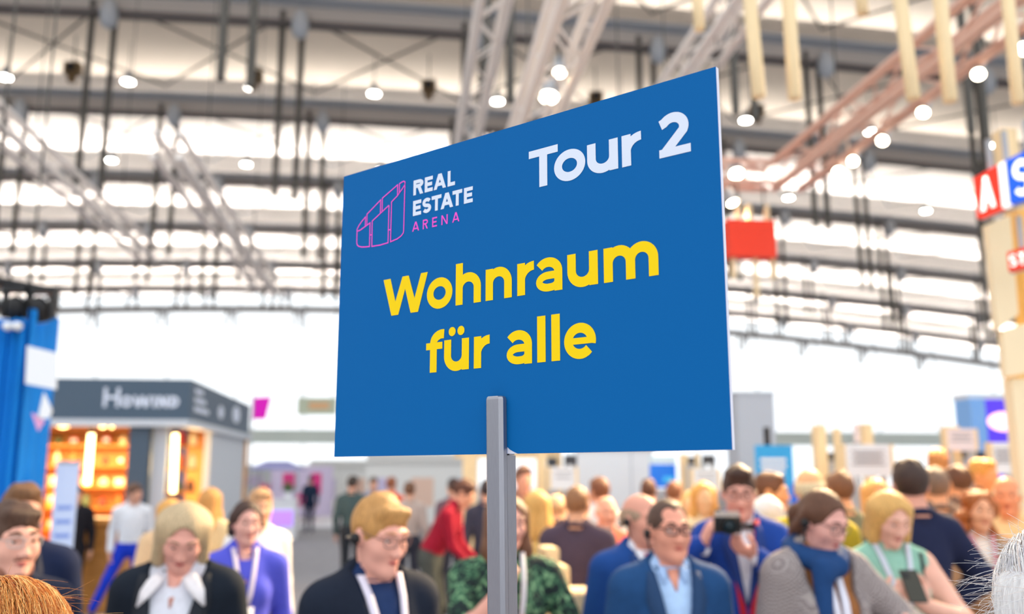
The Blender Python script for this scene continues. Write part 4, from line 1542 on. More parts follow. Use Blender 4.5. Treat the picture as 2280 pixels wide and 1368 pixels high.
    def neckline(s):
        r = (0.061 if not s.female else 0.053)
        pts = []
        for i in range(19):
            a = 2 * math.pi * i / 18
            pts.append((r * 1.04 * math.cos(a), 0.030 + r * 1.04 * math.sin(a) - 0.004, 1.496 + 0.014 * math.sin(a)))
        MB().tube(pts, 0.0125, 6).build('neckline', s.topm, s.o, True)

    def hp(s, p):
        """head-local point -> body-local; the head turns about the top of the neck"""
        piv = V3(0, 0.015, -0.085)
        return s.HR @ ((np.array(p, float)) - piv) * 1.0 + piv + HEAD_C

    def hM(s):
        M = Matrix.Identity(4)
        for i in range(3):
            for j in range(3):
                M[i][j] = s.HR[i, j]
        t = s.hp((0, 0, 0))
        for i in range(3):
            M[i][3] = t[i]
        return M

    def hcap(s, sh, a, b, ra, rb=None, k=0.02, lab=SKIN):
        sh.cap(s.hp(a), s.hp(b), ra, rb, k, lab)

    def hell(s, sh, c, r, k=0.02, lab=SKIN):
        sh.ell(s.hp(c), r, k, lab, s.HR)

    def head_shape(s, q, female):
        sh = Shape()
        e = lambda c, r, k=0.02, lab=SKIN: s.hell(sh, [x * q for x in c], [x * q for x in r], k, lab)
        c = lambda a, b, ra, rb=None, k=0.02, lab=SKIN: s.hcap(sh, [x * q for x in a], [x * q for x in b], ra * q, (ra if rb is None else rb) * q, k, lab)
        e((0, 0.014, 0.028), (0.076, 0.098, 0.092), 0.02)
        jw = 0.057 if female else 0.062
        e((0, -0.028, -0.035), (jw, 0.066, 0.072), 0.04)
        jx, cr_ = (0.026, 0.019) if female else (0.032, 0.022)
        c((-jx, -0.030, -0.076), (0, -0.074, -0.095), 0.025, cr_, 0.03)
        c((jx, -0.030, -0.076), (0, -0.074, -0.095), 0.025, cr_, 0.03)
        for sx in (-1, 1):
            e((sx * 0.036, -0.062, -0.022), (0.026, 0.026, 0.026), 0.03)
            e((sx * 0.078, 0.012, -0.004), (0.011, 0.021, 0.031), 0.008)
            c((sx * 0.012, -0.084, 0.030), (sx * 0.048, -0.072, 0.030), 0.013, 0.010, 0.02)
            e((sx * 0.012, -0.104, -0.031), (0.010, 0.012, 0.009), 0.008)
        nz = 0.0105 if female else 0.0120
        c((0, -0.086, 0.020), (0, -0.110, -0.026), 0.009, nz, 0.015)
        e((0, -0.092, -0.055), (0.023, 0.009, 0.0055), 0.006)
        e((0, -0.091, -0.0635), (0.019, 0.010, 0.006), 0.006)
        return sh

    def eyes(s):
        M = s.hM()
        q = s.fs
        wm = mat('eye_white', (226, 222, 218), 0.3)
        im = mat('iris_dark', (58, 44, 36), 0.25)
        lm = mat('lip_%d_%d_%d' % s.tone, tuple(int(a * b) for a, b in zip(s.tone, (0.84, 0.60, 0.62))), 0.45)
        MB().tube([(-0.022 * q, -0.0935 * q, -0.0580 * q), (-0.010 * q, -0.1015 * q, -0.0560 * q), (0, -0.1035 * q, -0.0572 * q), (0.010 * q, -0.1015 * q, -0.0560 * q), (0.022 * q, -0.0935 * q, -0.0580 * q)], [0.0012, 0.0032, 0.0034, 0.0032, 0.0012], 6).tube([(-0.018 * q, -0.095 * q, -0.0615 * q), (0, -0.1025 * q, -0.0640 * q), (0.018 * q, -0.095 * q, -0.0615 * q)], [0.0014, 0.0044, 0.0014], 6).build('lips', lm, s.o, True, M)
        sm = mat('eyelid_%d_%d_%d' % s.tone, tuple(int(a * 0.93) for a in s.tone), 0.55)
        for sx in (-1, 1):
            MB().lathe([(0.0142 * math.sin(t), 0.0142 * math.cos(t)) for t in [0.02 + 1.42 * i / 6 for i in range(7)]], c=(sx * 0.031 * q, -0.0785 * q, 0.0145 * q), n=14, R=Matrix.Rotation(0.10, 3, 'X')).build('eyelid', sm, s.o, True, M)
            MB().lathe([(0.0140 * math.sin(t), -0.0140 * math.cos(t)) for t in [0.02 + 1.05 * i / 6 for i in range(7)]], c=(sx * 0.031 * q, -0.0785 * q, 0.0145 * q), n=14).build('eyelid', sm, s.o, True, M)
            mb = MB()
            mb.lathe([(0.0132 * math.sin(t), 0.0132 * math.cos(t)) for t in [0.01 + math.pi * i / 8 for i in range(9)]], c=(sx * 0.031 * q, -0.0785 * q, 0.0145 * q), n=12)
            mb.lathe([(0.0066, 0.0122), (0.004, 0.0132), (0.0005, 0.0135)], c=(sx * 0.031 * q, -0.0785 * q, 0.0130 * q), n=10, mi=1, R=Matrix.Rotation(math.pi / 2, 3, 'X'))
            mb.build('eye', [wm, im], s.o, True, M)

    def brows(s, rgb, r=0.0042):
        M = s.hM()
        q = s.fs
        for sx in (-1, 1):
            MB().tube([(sx * 0.014 * q, -0.0985 * q, 0.037 * q), (sx * 0.030 * q, -0.0965 * q, 0.043 * q), (sx * 0.050 * q, -0.082 * q, 0.037 * q)], [r, r * 1.1, r * 0.5], 6).build('eyebrow', hair_mat(rgb), s.o, True, M)

    # ------------------------------------------------ hair
    def hair(s, style, rgb, seed=1, m=None):
        q = s.fs
        sh = Shape()
        e = lambda c, r, k=0.02: s.hell(sh, [x * q for x in c], [x * q for x in r], k)
        c = lambda a, b, ra, rb=None, k=0.02: s.hcap(sh, [x * q for x in a], [x * q for x in b], ra * q, (ra if rb is None else rb) * q, k)
        Ri = s.HR.T
        piv = V3(0, 0.015, -0.085)

        def loc(X, Y, Z):
            x, y, z = X - HEAD_C[0] - piv[0], Y - HEAD_C[1] - piv[1], Z - HEAD_C[2] - piv[2]
            return ((Ri[0, 0] * x + Ri[0, 1] * y + Ri[0, 2] * z + piv[0]) / q, (Ri[1, 0] * x + Ri[1, 1] * y + Ri[1, 2] * z + piv[1]) / q, (Ri[2, 0] * x + Ri[2, 1] * y + Ri[2, 2] * z + piv[2]) / q)

        rnd = random.Random(seed)
        line = (0.018, 0.80)
        face = None
        if style in ('short', 'quiff', 'crop', 'receding'):
            t = {'short': 0.010, 'quiff': 0.008, 'crop': 0.006, 'receding': 0.006}[style]
            e((0, 0.019, 0.034), (0.076 + t, 0.098 + t, 0.092 + t))
            if style == 'receding':
                line = (0.018, 0.86)
                face = lambda x, y, z: np.minimum(np.sqrt((np.abs(x) - 0.040) ** 2 + (y + 0.078) ** 2 + (z - 0.088) ** 2) - 0.040, np.sqrt(x ** 2 + (y + 0.10) ** 2 + (z - 0.085) ** 2) - 0.038)
            if style == 'quiff':
                c((-0.032, -0.060, 0.108), (0.034, -0.064, 0.112), 0.024, 0.022, 0.03)
                c((0, -0.03, 0.118), (0, 0.05, 0.112), 0.03, 0.022, 0.04)
            if style == 'short':
                c((-0.04, -0.056, 0.100), (0.045, -0.060, 0.096), 0.020, 0.017, 0.03)
            if style not in ('crop', 'receding'):
                for i in range(10):
                    a = rnd.uniform(0, 6.28)
                    r_ = rnd.uniform(0.2, 0.8)
                    e((0.075 * r_ * math.cos(a), 0.016 + 0.09 * r_ * math.sin(a), 0.03 + (0.094 + t) * math.sqrt(1 - r_ * r_) - 0.008), (0.02, 0.024, 0.016), 0.02)
        elif style == 'ring':          # bald on top
            e((0, 0.020, 0.010), (0.084, 0.106, 0.088))
            line = (-0.005, 0.35)
            face = lambda x, y, z: 0.058 - z - np.maximum(0, y) * 0.2
        elif style in ('bob', 'long', 'pony', 'curly', 'bun'):
            e((0, 0.018, 0.034), (0.084, 0.107, 0.099) if style in ('bun', 'pony') else (0.088, 0.111, 0.101))
            if style == 'bob':
                for sx in (-1, 1):
                    c((sx * 0.072, 0.005, 0.04), (sx * 0.082, -0.012, -0.105), 0.036, 0.030, 0.04)
                    c((sx * 0.055, 0.06, 0.03), (sx * 0.06, 0.06, -0.11), 0.05, 0.042, 0.04)
            if style == 'long':
                for sx in (-1, 1):
                    c((sx * 0.072, 0.01, 0.04), (sx * 0.088, -0.005, -0.13), 0.034, 0.034, 0.04)
                    c((sx * 0.088, -0.005, -0.13), (sx * 0.085, -0.055, -0.27), 0.036, 0.022, 0.04)
                    c((sx * 0.045, 0.065, 0.03), (sx * 0.055, 0.085, -0.22), 0.05, 0.05, 0.04)
            if style == 'pony':
                c((0, 0.10, 0.02), (0, 0.135, -0.03), 0.035, 0.04, 0.03)
                c((0, 0.135, -0.03), (0.02, 0.12, -0.22), 0.04, 0.025, 0.03)
                for sx in (-1, 1):
                    c((sx * 0.07, 0.02, 0.03), (sx * 0.06, 0.07, -0.06), 0.028, 0.03, 0.03)
            if style == 'bun':
                c((0, 0.09, -0.02), (0, 0.11, -0.05), 0.05, 0.045, 0.04)
                for sx in (-1, 1):
                    c((sx * 0.074, -0.01, 0.05), (sx * 0.076, 0.03, -0.055), 0.022, 0.03, 0.03)
                c((-0.05, -0.060, 0.100), (0.05, -0.064, 0.092), 0.022, 0.02, 0.03)
            if style == 'curly':
                for i in range(46):
                    a = rnd.uniform(-0.6, 3.74)
                    z = rnd.uniform(-0.17, 0.10)
                    r_ = 0.092 + rnd.uniform(-0.01, 0.02)
                    if z > 0.05:
                        r_ *= 0.8
                    e((r_ * math.cos(a) * 0.95, 0.02 + r_ * math.sin(a), z), (0.032, 0.032, 0.036), 0.012)
            line = (-0.9, 0.0)
            if style in ('pony', 'bun'):
                face = lambda x, y, z: np.sqrt(((x) / 0.080) ** 2 + ((y + 0.115) / 0.118) ** 2 + ((z + 0.03) / 0.128) ** 2) * 0.07 - 0.07
            else:
                face = lambda x, y, z: np.sqrt(((x) / 0.066) ** 2 + ((y + 0.125) / 0.125) ** 2 + ((z + 0.032) / 0.136) ** 2) * 0.06 - 0.06
        a0, b0 = line
        men = style in ('short', 'quiff', 'crop', 'receding')

        def cut(X, Y, Z):
            x, y, z = loc(X, Y, Z)
            if men:
                top_ = 0.100 if style == 'receding' else 0.088
                ln_ = np.where(y > -0.03, -0.03 - 0.25 * (y + 0.03), np.minimum(top_, -0.03 - 1.9 * (y + 0.03)))
                d = np.minimum((z - ln_) * 0.6, np.sqrt(((np.abs(x) - 0.090) / 0.040) ** 2 + ((y - 0.012) / 0.024) ** 2 + ((z + 0.006) / 0.034) ** 2) * 0.03 - 0.03)
            else:
                d = (z - (a0 - b0 * y)) * 0.85
            d = d + 0.004 * np.sin(x * 95 + 1) + 0.0025 * np.sin(x * 231)
            if face is not None:
                d = np.minimum(d, face(x, y, z))
            return d

        st = 0.007 if s.detail == 2 else (0.010 if s.detail == 1 else 0.017)
        vs, fq = grid_mesh(sh, st, (), 0, cut, 0.04)
        return np_obj('hair', vs, fq, [m or hair_mat(rgb)], s.o)

    # ------------------------------------------------ clothes
    def jacket(s, rgb, w=0.055, vlow=1.10, off=0.014, m=None, name='jacket', vtop=1.52, lapel=True):
        sh = Shape()
        sh.p = [p for p in s.tor.p] + [p for p in s.arm.p]
        hw = (0.165 if s.female else 0.185) * s.build
        for sx in (-1, 1):
            sh.cap((sx * 0.10, 0.015, 1.440), (sx * (hw - 0.002), 0.012, 1.422), 0.040, 0.040, 0.04, TOP)

        def cut(X, Y, Z):
            wz = w * np.clip((Z - vlow) / (vtop - 0.04 - vlow), 0, 1.6)
            v = np.maximum(np.abs(X) - wz, Y - 0.0)
            v = np.where(Z < vlow, 1.0, v)
            hem = Z - 0.80
            return np.minimum(v, hem)

        zones = [(V3(-0.14, -0.2, 1.05), V3(0.14, 0.08, 1.55), 0.011)] if s.detail == 2 else []
        vs, fq = grid_mesh(sh, 0.02 if s.detail else 0.026, zones, off, cut)
        j = np_obj(name, vs, fq, [m or fab(rgb)], s.o)
        r = 0.074 if not s.female else 0.066
        pts = []
        for i in range(15):
            a = math.radians(-55 + 290 * i / 14)
            pts.append((r * math.cos(a), 0.026 + r * math.sin(a), 1.492 + 0.020 * math.sin(a)))
        MB().tube(pts, [0.010] + [0.0165] * 13 + [0.010], 8).build('jacket_collar', m or fab(rgb), j, True)
        if lapel and s.detail:
            dk = mat('lapel_%d_%d_%d' % rgb, tuple(int(a * 0.85) for a in rgb), 0.8)
            for sx in (-1, 1):
                zz = [1.475, 1.44, 1.40, 1.36, 1.30, 1.24, 1.18, vlow + 0.02]
                zz = [z for z in zz if z > vlow]
                inn = [(sx * w * max(0, min(1.6, (z - vlow) / (vtop - 0.04 - vlow))), z) for z in zz]
                wd_ = [0.030, 0.042, 0.056, 0.064, 0.056, 0.042, 0.026, 0.008][:len(zz)]
                out = [(x + sx * d_, z) for (x, z), d_ in zip(inn, wd_)]
                s.drape('lapel', inn, out, m or dk, off + 0.004, j, th=0.006, cols=3)
        return j

    def surf_y(s, xz, off=0.0):
        """front of the clothed trunk at (x, z) points"""
        n = 60
        ys = np.linspace(-0.34, 0.12, n)
        pts = np.array([(x, y, z) for x, z in xz for y in ys])
        sh = Shape()
        sh.p = s.tor.p + [p for p in s.sh.p if p[6] == SKIN and p[0] == 'cap' and abs(p[1][0]) < 1e-6 and p[1][2] < 1.5 and p[1][2] > 1.4]
        F = field_pts(sh, pts, off).reshape(len(xz), n)
        out = []
        for r in F:
            k = np.argmax(r < 0)
            if r[k] >= 0:
                out.append(0.03)
            elif k == 0:
                out.append(ys[0])
            else:
                t = r[k - 1] / (r[k - 1] - r[k])
                out.append(ys[k - 1] + (ys[k] - ys[k - 1]) * t)
        return out

    def drape(s, name, left, right, m, off, parent=None, th=0.004, cols=2):
        """strip between two polylines of (x, z) laid on the front of the trunk"""
        pts = []
        for (a, b) in zip(left, right):
            for j in range(cols):
                t = j / (cols - 1)
                pts.append((a[0] + (b[0] - a[0]) * t, a[1] + (b[1] - a[1]) * t))
        ys = s.surf_y(pts, off)
        n = len(left)
        vs = [(x, y - th, z) for (x, z), y in zip(pts, ys)] + [(x, y + 0.004, z) for (x, z), y in zip(pts, ys)]
        N = len(pts)
        fs = []
        for i in range(n - 1):
            for j in range(cols - 1):
                a = i * cols + j
                fs.append((a, a + 1, a + cols + 1, a + cols))
                fs.append((N + a, N + a + cols, N + a + cols + 1, N + a + 1))
        ring = [j for j in range(cols)] + [i * cols + cols - 1 for i in range(1, n)] + [(n - 1) * cols + j for j in range(cols - 2, -1, -1)] + [i * cols for i in range(n - 2, 0, -1)]
        for i in range(len(ring)):
            a, b = ring[i], ring[(i + 1) % len(ring)]
            fs.append((a, N + a, N + b, b))
        return MB().add(vs, fs).build(name, m, parent or s.o, True)

    def lanyard(s, rgb, low=1.16, wd=0.020, off=0.018, badge=True, spread=0.062, badge_rgb=(240, 240, 244)):
        m = mat('lanyard_%d_%d_%d' % rgb, rgb, 0.6)
        la = None
        for sx in (-1, 1):
            zz = [1.50, 1.47, 1.43, 1.38, 1.32, 1.26, 1.20, low]
            zz = [z for z in zz if z >= low]
            mid = [(sx * (0.012 + (spread - 0.012) * ((z - low) / (1.50 - low)) ** 0.9), z) for z in zz]
            st = s.drape('lanyard', [(x - wd / 2, z) for x, z in mid], [(x + wd / 2, z) for x, z in mid], m, off, la or s.o, th=0.003)
            la = la or st
        if badge:
            s.drape('badge', [(-0.045, low), (-0.045, low - 0.05), (-0.045, low - 0.12)], [(0.045, low), (0.045, low - 0.05), (0.045, low - 0.12)], mat('badge_%d_%d_%d' % badge_rgb, badge_rgb, 0.4), off + 0.003, la, th=0.004)

    def tie(s, rgb, low=1.05, off=0.004):
        m = fab(rgb, 'silk')
        zz = [1.478, 1.455, 1.44, 1.38, 1.30, 1.2, low]
        ww = [0.020, 0.022, 0.012, 0.018, 0.026, 0.032, 0.036]
        s.drape('tie', [(-a, z) for a, z in zip(ww, zz)], [(a, z) for a, z in zip(ww, zz)], m, off, th=0.008, cols=3)

    def collar(s, rgb, big=False, open_=0.02):
        m = fab(rgb, 'shirt')
        mb = MB()
        pts = []
        r = 0.062 if not s.female else 0.055
        for i in range(17):
            a = math.radians(-90 + 28 + (360 - 56) * i / 16)
            f = (1 - math.sin(a)) / 2
            pts.append((r * 1.02 * math.cos(a), 0.024 + r * math.sin(a), 1.512 - 0.030 * f))
        mb.tube(pts, [0.011 + 0.006 * abs(math.cos(math.radians(-62 + 304 * i / 16))) for i in range(17)], 8)
        c = mb.build('shirt_collar', m, s.o, True)
        for sx in (-1, 1):
            if big:
                s.drape('collar_flap', [(sx * 0.034, 1.462), (sx * 0.048, 1.432), (sx * 0.080, 1.395), (sx * 0.116, 1.362)], [(sx * 0.070, 1.478), (sx * 0.094, 1.456), (sx * 0.114, 1.42), (sx * 0.122, 1.366)], m, 0.022, c, th=0.006, cols=4)
            else:
                s.drape('collar_flap', [(sx * open_, 1.49), (sx * (open_ + 0.003), 1.462), (sx * (open_ + 0.018), 1.428)], [(sx * 0.056, 1.497), (sx * 0.060, 1.47), (sx * 0.046, 1.425)], m, 0.008, c, th=0.006, cols=3)

    def open_neck(s, low=1.40, wd=0.03):
        """skin shown at an open collar"""
        s.drape('open_neckline', [(-wd, 1.49), (-wd * 0.7, 1.45), (-0.003, low)], [(wd, 1.49), (wd * 0.7, 1.45), (0.003, low)], skin_mat(s.tone), 0.002, th=0.003, cols=3)

    def glasses(s, rgb=(30, 28, 30), r=0.0024, wx=0.025, hz=0.018, lens=True):
        M = s.hM()
        q = s.fs
        m = mat('glasses_%d_%d_%d' % rgb, rgb, 0.3)
        for sx in (-1, 1):
            ring = []
            for i in range(17):
                a = 2 * math.pi * i / 16
                ca, sa = math.cos(a), math.sin(a)
                ring.append((sx * 0.032 * q + wx * math.copysign(abs(ca) ** 0.7, ca), -0.108 * q + 0.012 * (abs(sx * 0.032 + wx * ca) / 0.06) ** 2, 0.012 * q + hz * math.copysign(abs(sa) ** 0.7, sa)))
            rim = MB().tube(ring, r, 6).build('rim', m, s.o, True, M)
            if lens:
                MB().poly(ring[:-1]).build('lens', glass('lens_glass'), rim, False, M)
            MB().tube([(sx * (0.032 * q + wx), -0.098 * q, 0.018 * q), (sx * 0.079 * q, -0.06 * q, 0.020 * q), (sx * 0.083 * q, 0.01, 0.018 * q), (sx * 0.082 * q, 0.03, 0.005 * q)], r * 0.9, 6).build('temple', m, s.o, True, M)
        MB().tube([(-0.009, -0.111 * q, 0.017 * q), (0, -0.114 * q, 0.019 * q), (0.009, -0.111 * q, 0.017 * q)], r, 6).build('bridge', m, s.o, True, M)

    def headset(s, sides=(-1, 1), mic=True):
        M = s.hM()
        q = s.fs
        pts = []
        for i in range(13):
            a = math.pi * i / 12
            pts.append((0.092 * q * math.cos(a), 0.012 + 0.112 * q * math.sin(a), -0.012 - 0.03 * math.sin(a)))
        band = MB().tube(pts, 0.0045, 6).build('headset_band', M_black, s.o, True, M)
        for sx in sides:
            MB().lathe([(0.008, -0.010), (0.016, -0.007), (0.019, 0.003), (0.016, 0.011), (0.006, 0.014)], c=(sx * 0.092 * q, 0.010, -0.008), n=14, R=Matrix.Rotation(sx * math.pi / 2, 3, 'Y')).build('ear_pad', M_black, band, True, M)
            MB().tube([(sx * 0.094 * q, 0.008, -0.02), (sx * 0.092 * q, -0.004, -0.055), (sx * 0.086 * q, -0.012, -0.08)], [0.006, 0.005, 0.003], 8).build('receiver', M_black, band, True, M)

    def beard(s, rgb, th=0.004):
        q = s.fs
        sh = Shape()
        for a, b in (((-0.068, -0.004, -0.03), (-0.036, -0.036, -0.085)), ((0.068, -0.004, -0.03), (0.036, -0.036, -0.085))):
            s.hcap(sh, [x * q for x in a], [x * q for x in b], 0.012, 0.026, 0.02)
        for sx in (-1, 1):
            s.hcap(sh, [sx * 0.034 * q, -0.034 * q, -0.084 * q], [0, -0.076 * q, -0.098 * q], 0.027, 0.023, 0.02)
        s.hcap(sh, [-0.022 * q, -0.088 * q, -0.046 * q], [0.022 * q, -0.088 * q, -0.046 * q], 0.008, 0.008, 0.01)
        vs, fq = grid_mesh(sh, 0.007, (), 0.001)
        return np_obj('beard', vs, fq, [hair_mat(rgb)], s.o)

    def bend(s, deg, z0=0.98):
        """bow the trunk forward about the hips"""
        for o in [s.o] + list(s.o.children_recursive):
            if o.type != 'MESH':
                continue
            n = len(o.data.vertices)
            co = np.empty(n * 3, np.float32)
            o.data.vertices.foreach_get('co', co)
            co = co.reshape(-1, 3)
            t = np.clip((co[:, 2] - (z0 - 0.12)) / 0.30, 0, 1)
            t = t * t * (3 - 2 * t)
            a = np.radians(deg) * t
            y, z = co[:, 1].copy(), co[:, 2] - z0
            co[:, 1] = y * np.cos(a) - z * np.sin(a)
            co[:, 2] = y * np.sin(a) + z * np.cos(a) + z0
            o.data.vertices.foreach_set('co', co.ravel())
            o.data.update()
# ================================================================== PEOPLE
def person(px, py, D, yaw, label, extra=0.02, **kw):
    p = P(px, py, D)
    hgt = p.z - extra
    return Person((p.x, p.y, 0), hgt, yaw, label, **kw)


UP = (0, 0, 1)
# 1 man with glasses at the left edge
a = person(34, 1112, 3.0, 58, 'man with glasses and stubble at the left edge looking right', tone=(232, 172, 152), top=(58, 66, 92), detail=2, head=(-6, 4, 0))
a.hair('short', (84, 58, 44), 3)
a.brows((90, 62, 46))
a.beard((150, 98, 78))
a.glasses((196, 190, 188), 0.0016)
a.headset()
a.jacket((34, 40, 62))
# 2 man behind him
a = person(54, 1074, 4.0, 30, 'brown haired man in navy jacket behind the left edge man', tone=(224, 164, 140), top=(200, 204, 214), detail=1, head=(10, 0, 0))
a.hair('short', (120, 82, 52), 5)
a.jacket((22, 34, 66))
# 3 grey-blonde woman looking down
a = person(408, 1116, 3.4, 8, 'grey blonde woman looking down in black blazer and white collar', female=True, tone=(234, 170, 154), top=(226, 228, 240), detail=2, head=(10, 33, 4), extra=-0.01, build=1.05)
a.hair('bob', (186, 164, 128), 2, hair_mat((196, 172, 136)))
a.brows((150, 124, 96), 0.003)
a.headset()
a.jacket((26, 34, 46), 0.10, 1.0)
a.collar((240, 236, 240), big=True)
a.open_neck(1.36, 0.035)
# 4 woman in violet shirt
a = person(550, 1106, 4.75, 22, 'dark haired woman in violet blue shirt with white lanyard', female=True, tone=(228, 170, 156), top=(88, 92, 210), detail=2, head=(8, 6, 0), build=1.1)
a.hair('pony', (66, 42, 34), 2)
a.brows((60, 40, 34), 0.003)
a.headset()
a.collar((84, 88, 208), open_=0.034)
a.open_neck(1.31, 0.042)
a.lanyard((236, 220, 230), 1.20, 0.022)
# 5 blond man
a = person(838, 1094, 3.05, 38, 'blond man with glasses, headset and white lanyard left of the pole', tone=(238, 174, 156), top=(34, 54, 96), detail=2, head=(8, 16, 0), build=0.98)
a.hair('short', (196, 144, 84), 7)
a.brows((190, 140, 96), 0.003)
a.glasses((120, 84, 78), 0.0018)
a.headset()
a.jacket((26, 34, 50), 0.085, 1.0, lapel=False)
a.lanyard((226, 220, 238), 1.10, 0.026, off=0.016, spread=0.072)
# 6 woman in leaf-print dress behind the pole
leaf = leaf_fabric('leaf_print', (18, 34, 36), (50, 96, 70), (130, 172, 128), 26)
a = person(1128, 1092, 4.0, 14, 'woman in dark green leaf print dress half hidden by the pole', female=True, tone=(230, 168, 150), detail=2, top_mat=leaf, sleeve='short', head=(6, 8, 0), build=1.2,
           arms=(((-0.07, -0.22, 1.36), (-0.6, -0.1, -1), (0.4, 1, 0), (0.35, 0.05, 1), 0.85), ((0.09, -0.24, 1.15), (0.8, 0.2, -0.6), (-1, 0.2, 0.4), (-1, -0.3, 0.4), 0.6)))
a.hair('long', (112, 74, 52), 4)
a.brows((84, 58, 44), 0.003)
a.lanyard((214, 214, 222), 1.18, 0.022)
# 7 bald man in blue suit and red tie
a = person(1424, 1091, 4.25, 26, 'bald man in bright navy suit with red tie', tone=(226, 160, 138), top=(236, 238, 246), detail=2, head=(14, 4, 0), build=1.06)
a.hair('ring', (170, 140, 116), 2)
a.brows((150, 116, 92), 0.003)
a.headset()
a.collar((240, 240, 248))
a.jacket((28, 70, 138), 0.07, 1.08)
a.tie((206, 24, 44))
# 8 man in the middle
a = person(1486, 1106, 3.65, 6, 'man with dark glasses in blue suit and light blue shirt', tone=(230, 158, 134), top=(176, 206, 244), detail=2, head=(8, 2, 0), build=0.98)
a.hair('receding', (86, 62, 52), 2)
a.brows((84, 60, 52))
a.glasses((54, 34, 36), 0.0030, 0.026, 0.017)
a.headset((-1,))
a.collar((170, 200, 242), open_=0.026)
a.open_neck(1.40, 0.028)
a.jacket((32, 72, 120), 0.080, 1.02)
# 9 photographer
a = person(1643, 1035, 4.75, -6, 'tall dark haired photographer in blue suit and black bow tie', tone=(228, 164, 146), top=(236, 236, 244), detail=2, head=(-4, 12, 0), build=0.95,
           arms=(((-0.205, -0.20, 1.395), (-1, 0.2, -0.8), (0.9, 0.2, -0.1), (0.35, -0.25, 0.9), 0.62), ((0.025, -0.20, 1.345), (1, 0.1, -0.7), (-0.2, 0.2, 1), (-0.75, -0.55, 0.35), 0.55)))
a.hair('quiff', (66, 44, 36), 6)
a.brows((60, 42, 36))
a.glasses((90, 60, 60), 0.0018)
a.collar((240, 240, 248))
a.jacket((28, 66, 150), 0.06, 1.08)
m_ = mat('bow_tie_black', (20, 20, 24), 0.6)
bt = a.surf_y([(0, 1.468)], 0.01)[0]
MB().poly([(-0.055, bt - 0.02, 1.488), (-0.008, bt - 0.022, 1.474), (-0.008, bt - 0.022, 1.462), (-0.055, bt - 0.02, 1.448)][::-1], 0.014).poly([(0.055, bt - 0.02, 1.488), (0.008, bt - 0.022, 1.474), (0.008, bt - 0.022, 1.462), (0.055, bt - 0.02, 1.448)], 0.014).box((0, bt - 0.018, 1.468), (0.02, 0.018, 0.018)).build('bow_tie', m_, a.o)
a.lanyard((206, 26, 52), 0.98, 0.030, off=0.018, badge=False, spread=0.070)
ph = a
for W_, d_ in a.wrists:
    MB().tube([W_ - d_ * 0.045, W_ - d_ * 0.01], [0.042, 0.040], 12).build('shirt_cuff', fab((240, 240, 248), 'shirt'), a.o, True)
# his camera
cc = ph.o.matrix_basis @ Vector((-0.100, -0.285, 1.487))
o = empty('photo_camera', cc, math.radians(-6), 'black and silver photo camera held by the photographer', 'camera')
MB().box((0, 0, 0), (0.125, 0.042, 0.075)).build('camera_body', M_black, o)
MB().box((0, 0, 0.050), (0.115, 0.036, 0.026)).build('top_plate', mat('camera_silver', (196, 186, 178), 0.35, metal=0.6), o)
MB().lathe([(0.034, -0.02), (0.036, 0.03), (0.040, 0.075), (0.037, 0.078), (0.033, 0.060), (0.002, 0.055)], c=(0.0, -0.02, -0.002), n=24, R=Matrix.Rotation(math.pi / 2, 3, 'X')).build('lens_barrel', M_black, o, True)
MB().lathe([(0.032, 0.061), (0.02, 0.067), (0.002, 0.069)], c=(0.0, -0.02, -0.002), n=20, R=Matrix.Rotation(math.pi / 2, 3, 'X')).build('front_glass', mat('lens_coating', (14, 40, 50), 0.05), o, True)
MB().lathe([(0.011, 0), (0.011, 0.012)], c=(-0.04, 0, 0.063), n=12).build('dial', M_black, o)
# 10 woman with blue scarf
coat = check_fabric('houndstooth_wool', (98, 86, 92), (178, 168, 164), 130)
a = person(1812, 1086, 3.65, 14, 'woman with blue scarf, glasses and grey checked coat', female=True, tone=(228, 168, 156), top=(150, 98, 58), detail=2, head=(16, 24, 0), extra=0.0, build=0.97,
           arms=(None, ((0.16, -0.27, 1.20), (1, 0.3, -0.5), (-1, 0, 0.3), (-0.1, -0.9, 0.25), 0.5)))
a.hair('pony', (96, 62, 44), 5)
a.brows((70, 48, 40), 0.003)
a.glasses((60, 44, 44), 0.0016, 0.024, 0.020)
a.headset()
a.jacket((120, 110, 112), 0.115, 0.84, 0.020, coat, 'coat', lapel=False)
sc_ = Shape()
for i in range(16):
    t0, t1 = [2 * math.pi * j / 16 for j in (i, i + 1)]
    f = lambda t: V3(0.086 * math.cos(t), 0.020 + 0.088 * math.sin(t), 1.492 + 0.028 * math.sin(t))
    sc_.cap(f(t0), f(t1), 0.041, 0.041, 0.02)
sc_.cap((0.02, -0.10, 1.45), (-0.05, -0.135, 1.43), 0.045, 0.03, 0.03)
sc_.cap((-0.06, -0.12, 1.45), (-0.085, -0.165, 1.18), 0.040, 0.026, 0.03)
vs, fq = grid_mesh(sc_, 0.011)
np_obj('scarf', vs, fq, [fab((30, 66, 116), 'scarf')], a.o)
a.lanyard((232, 232, 246), 1.12, 0.030, off=0.010, spread=0.03)
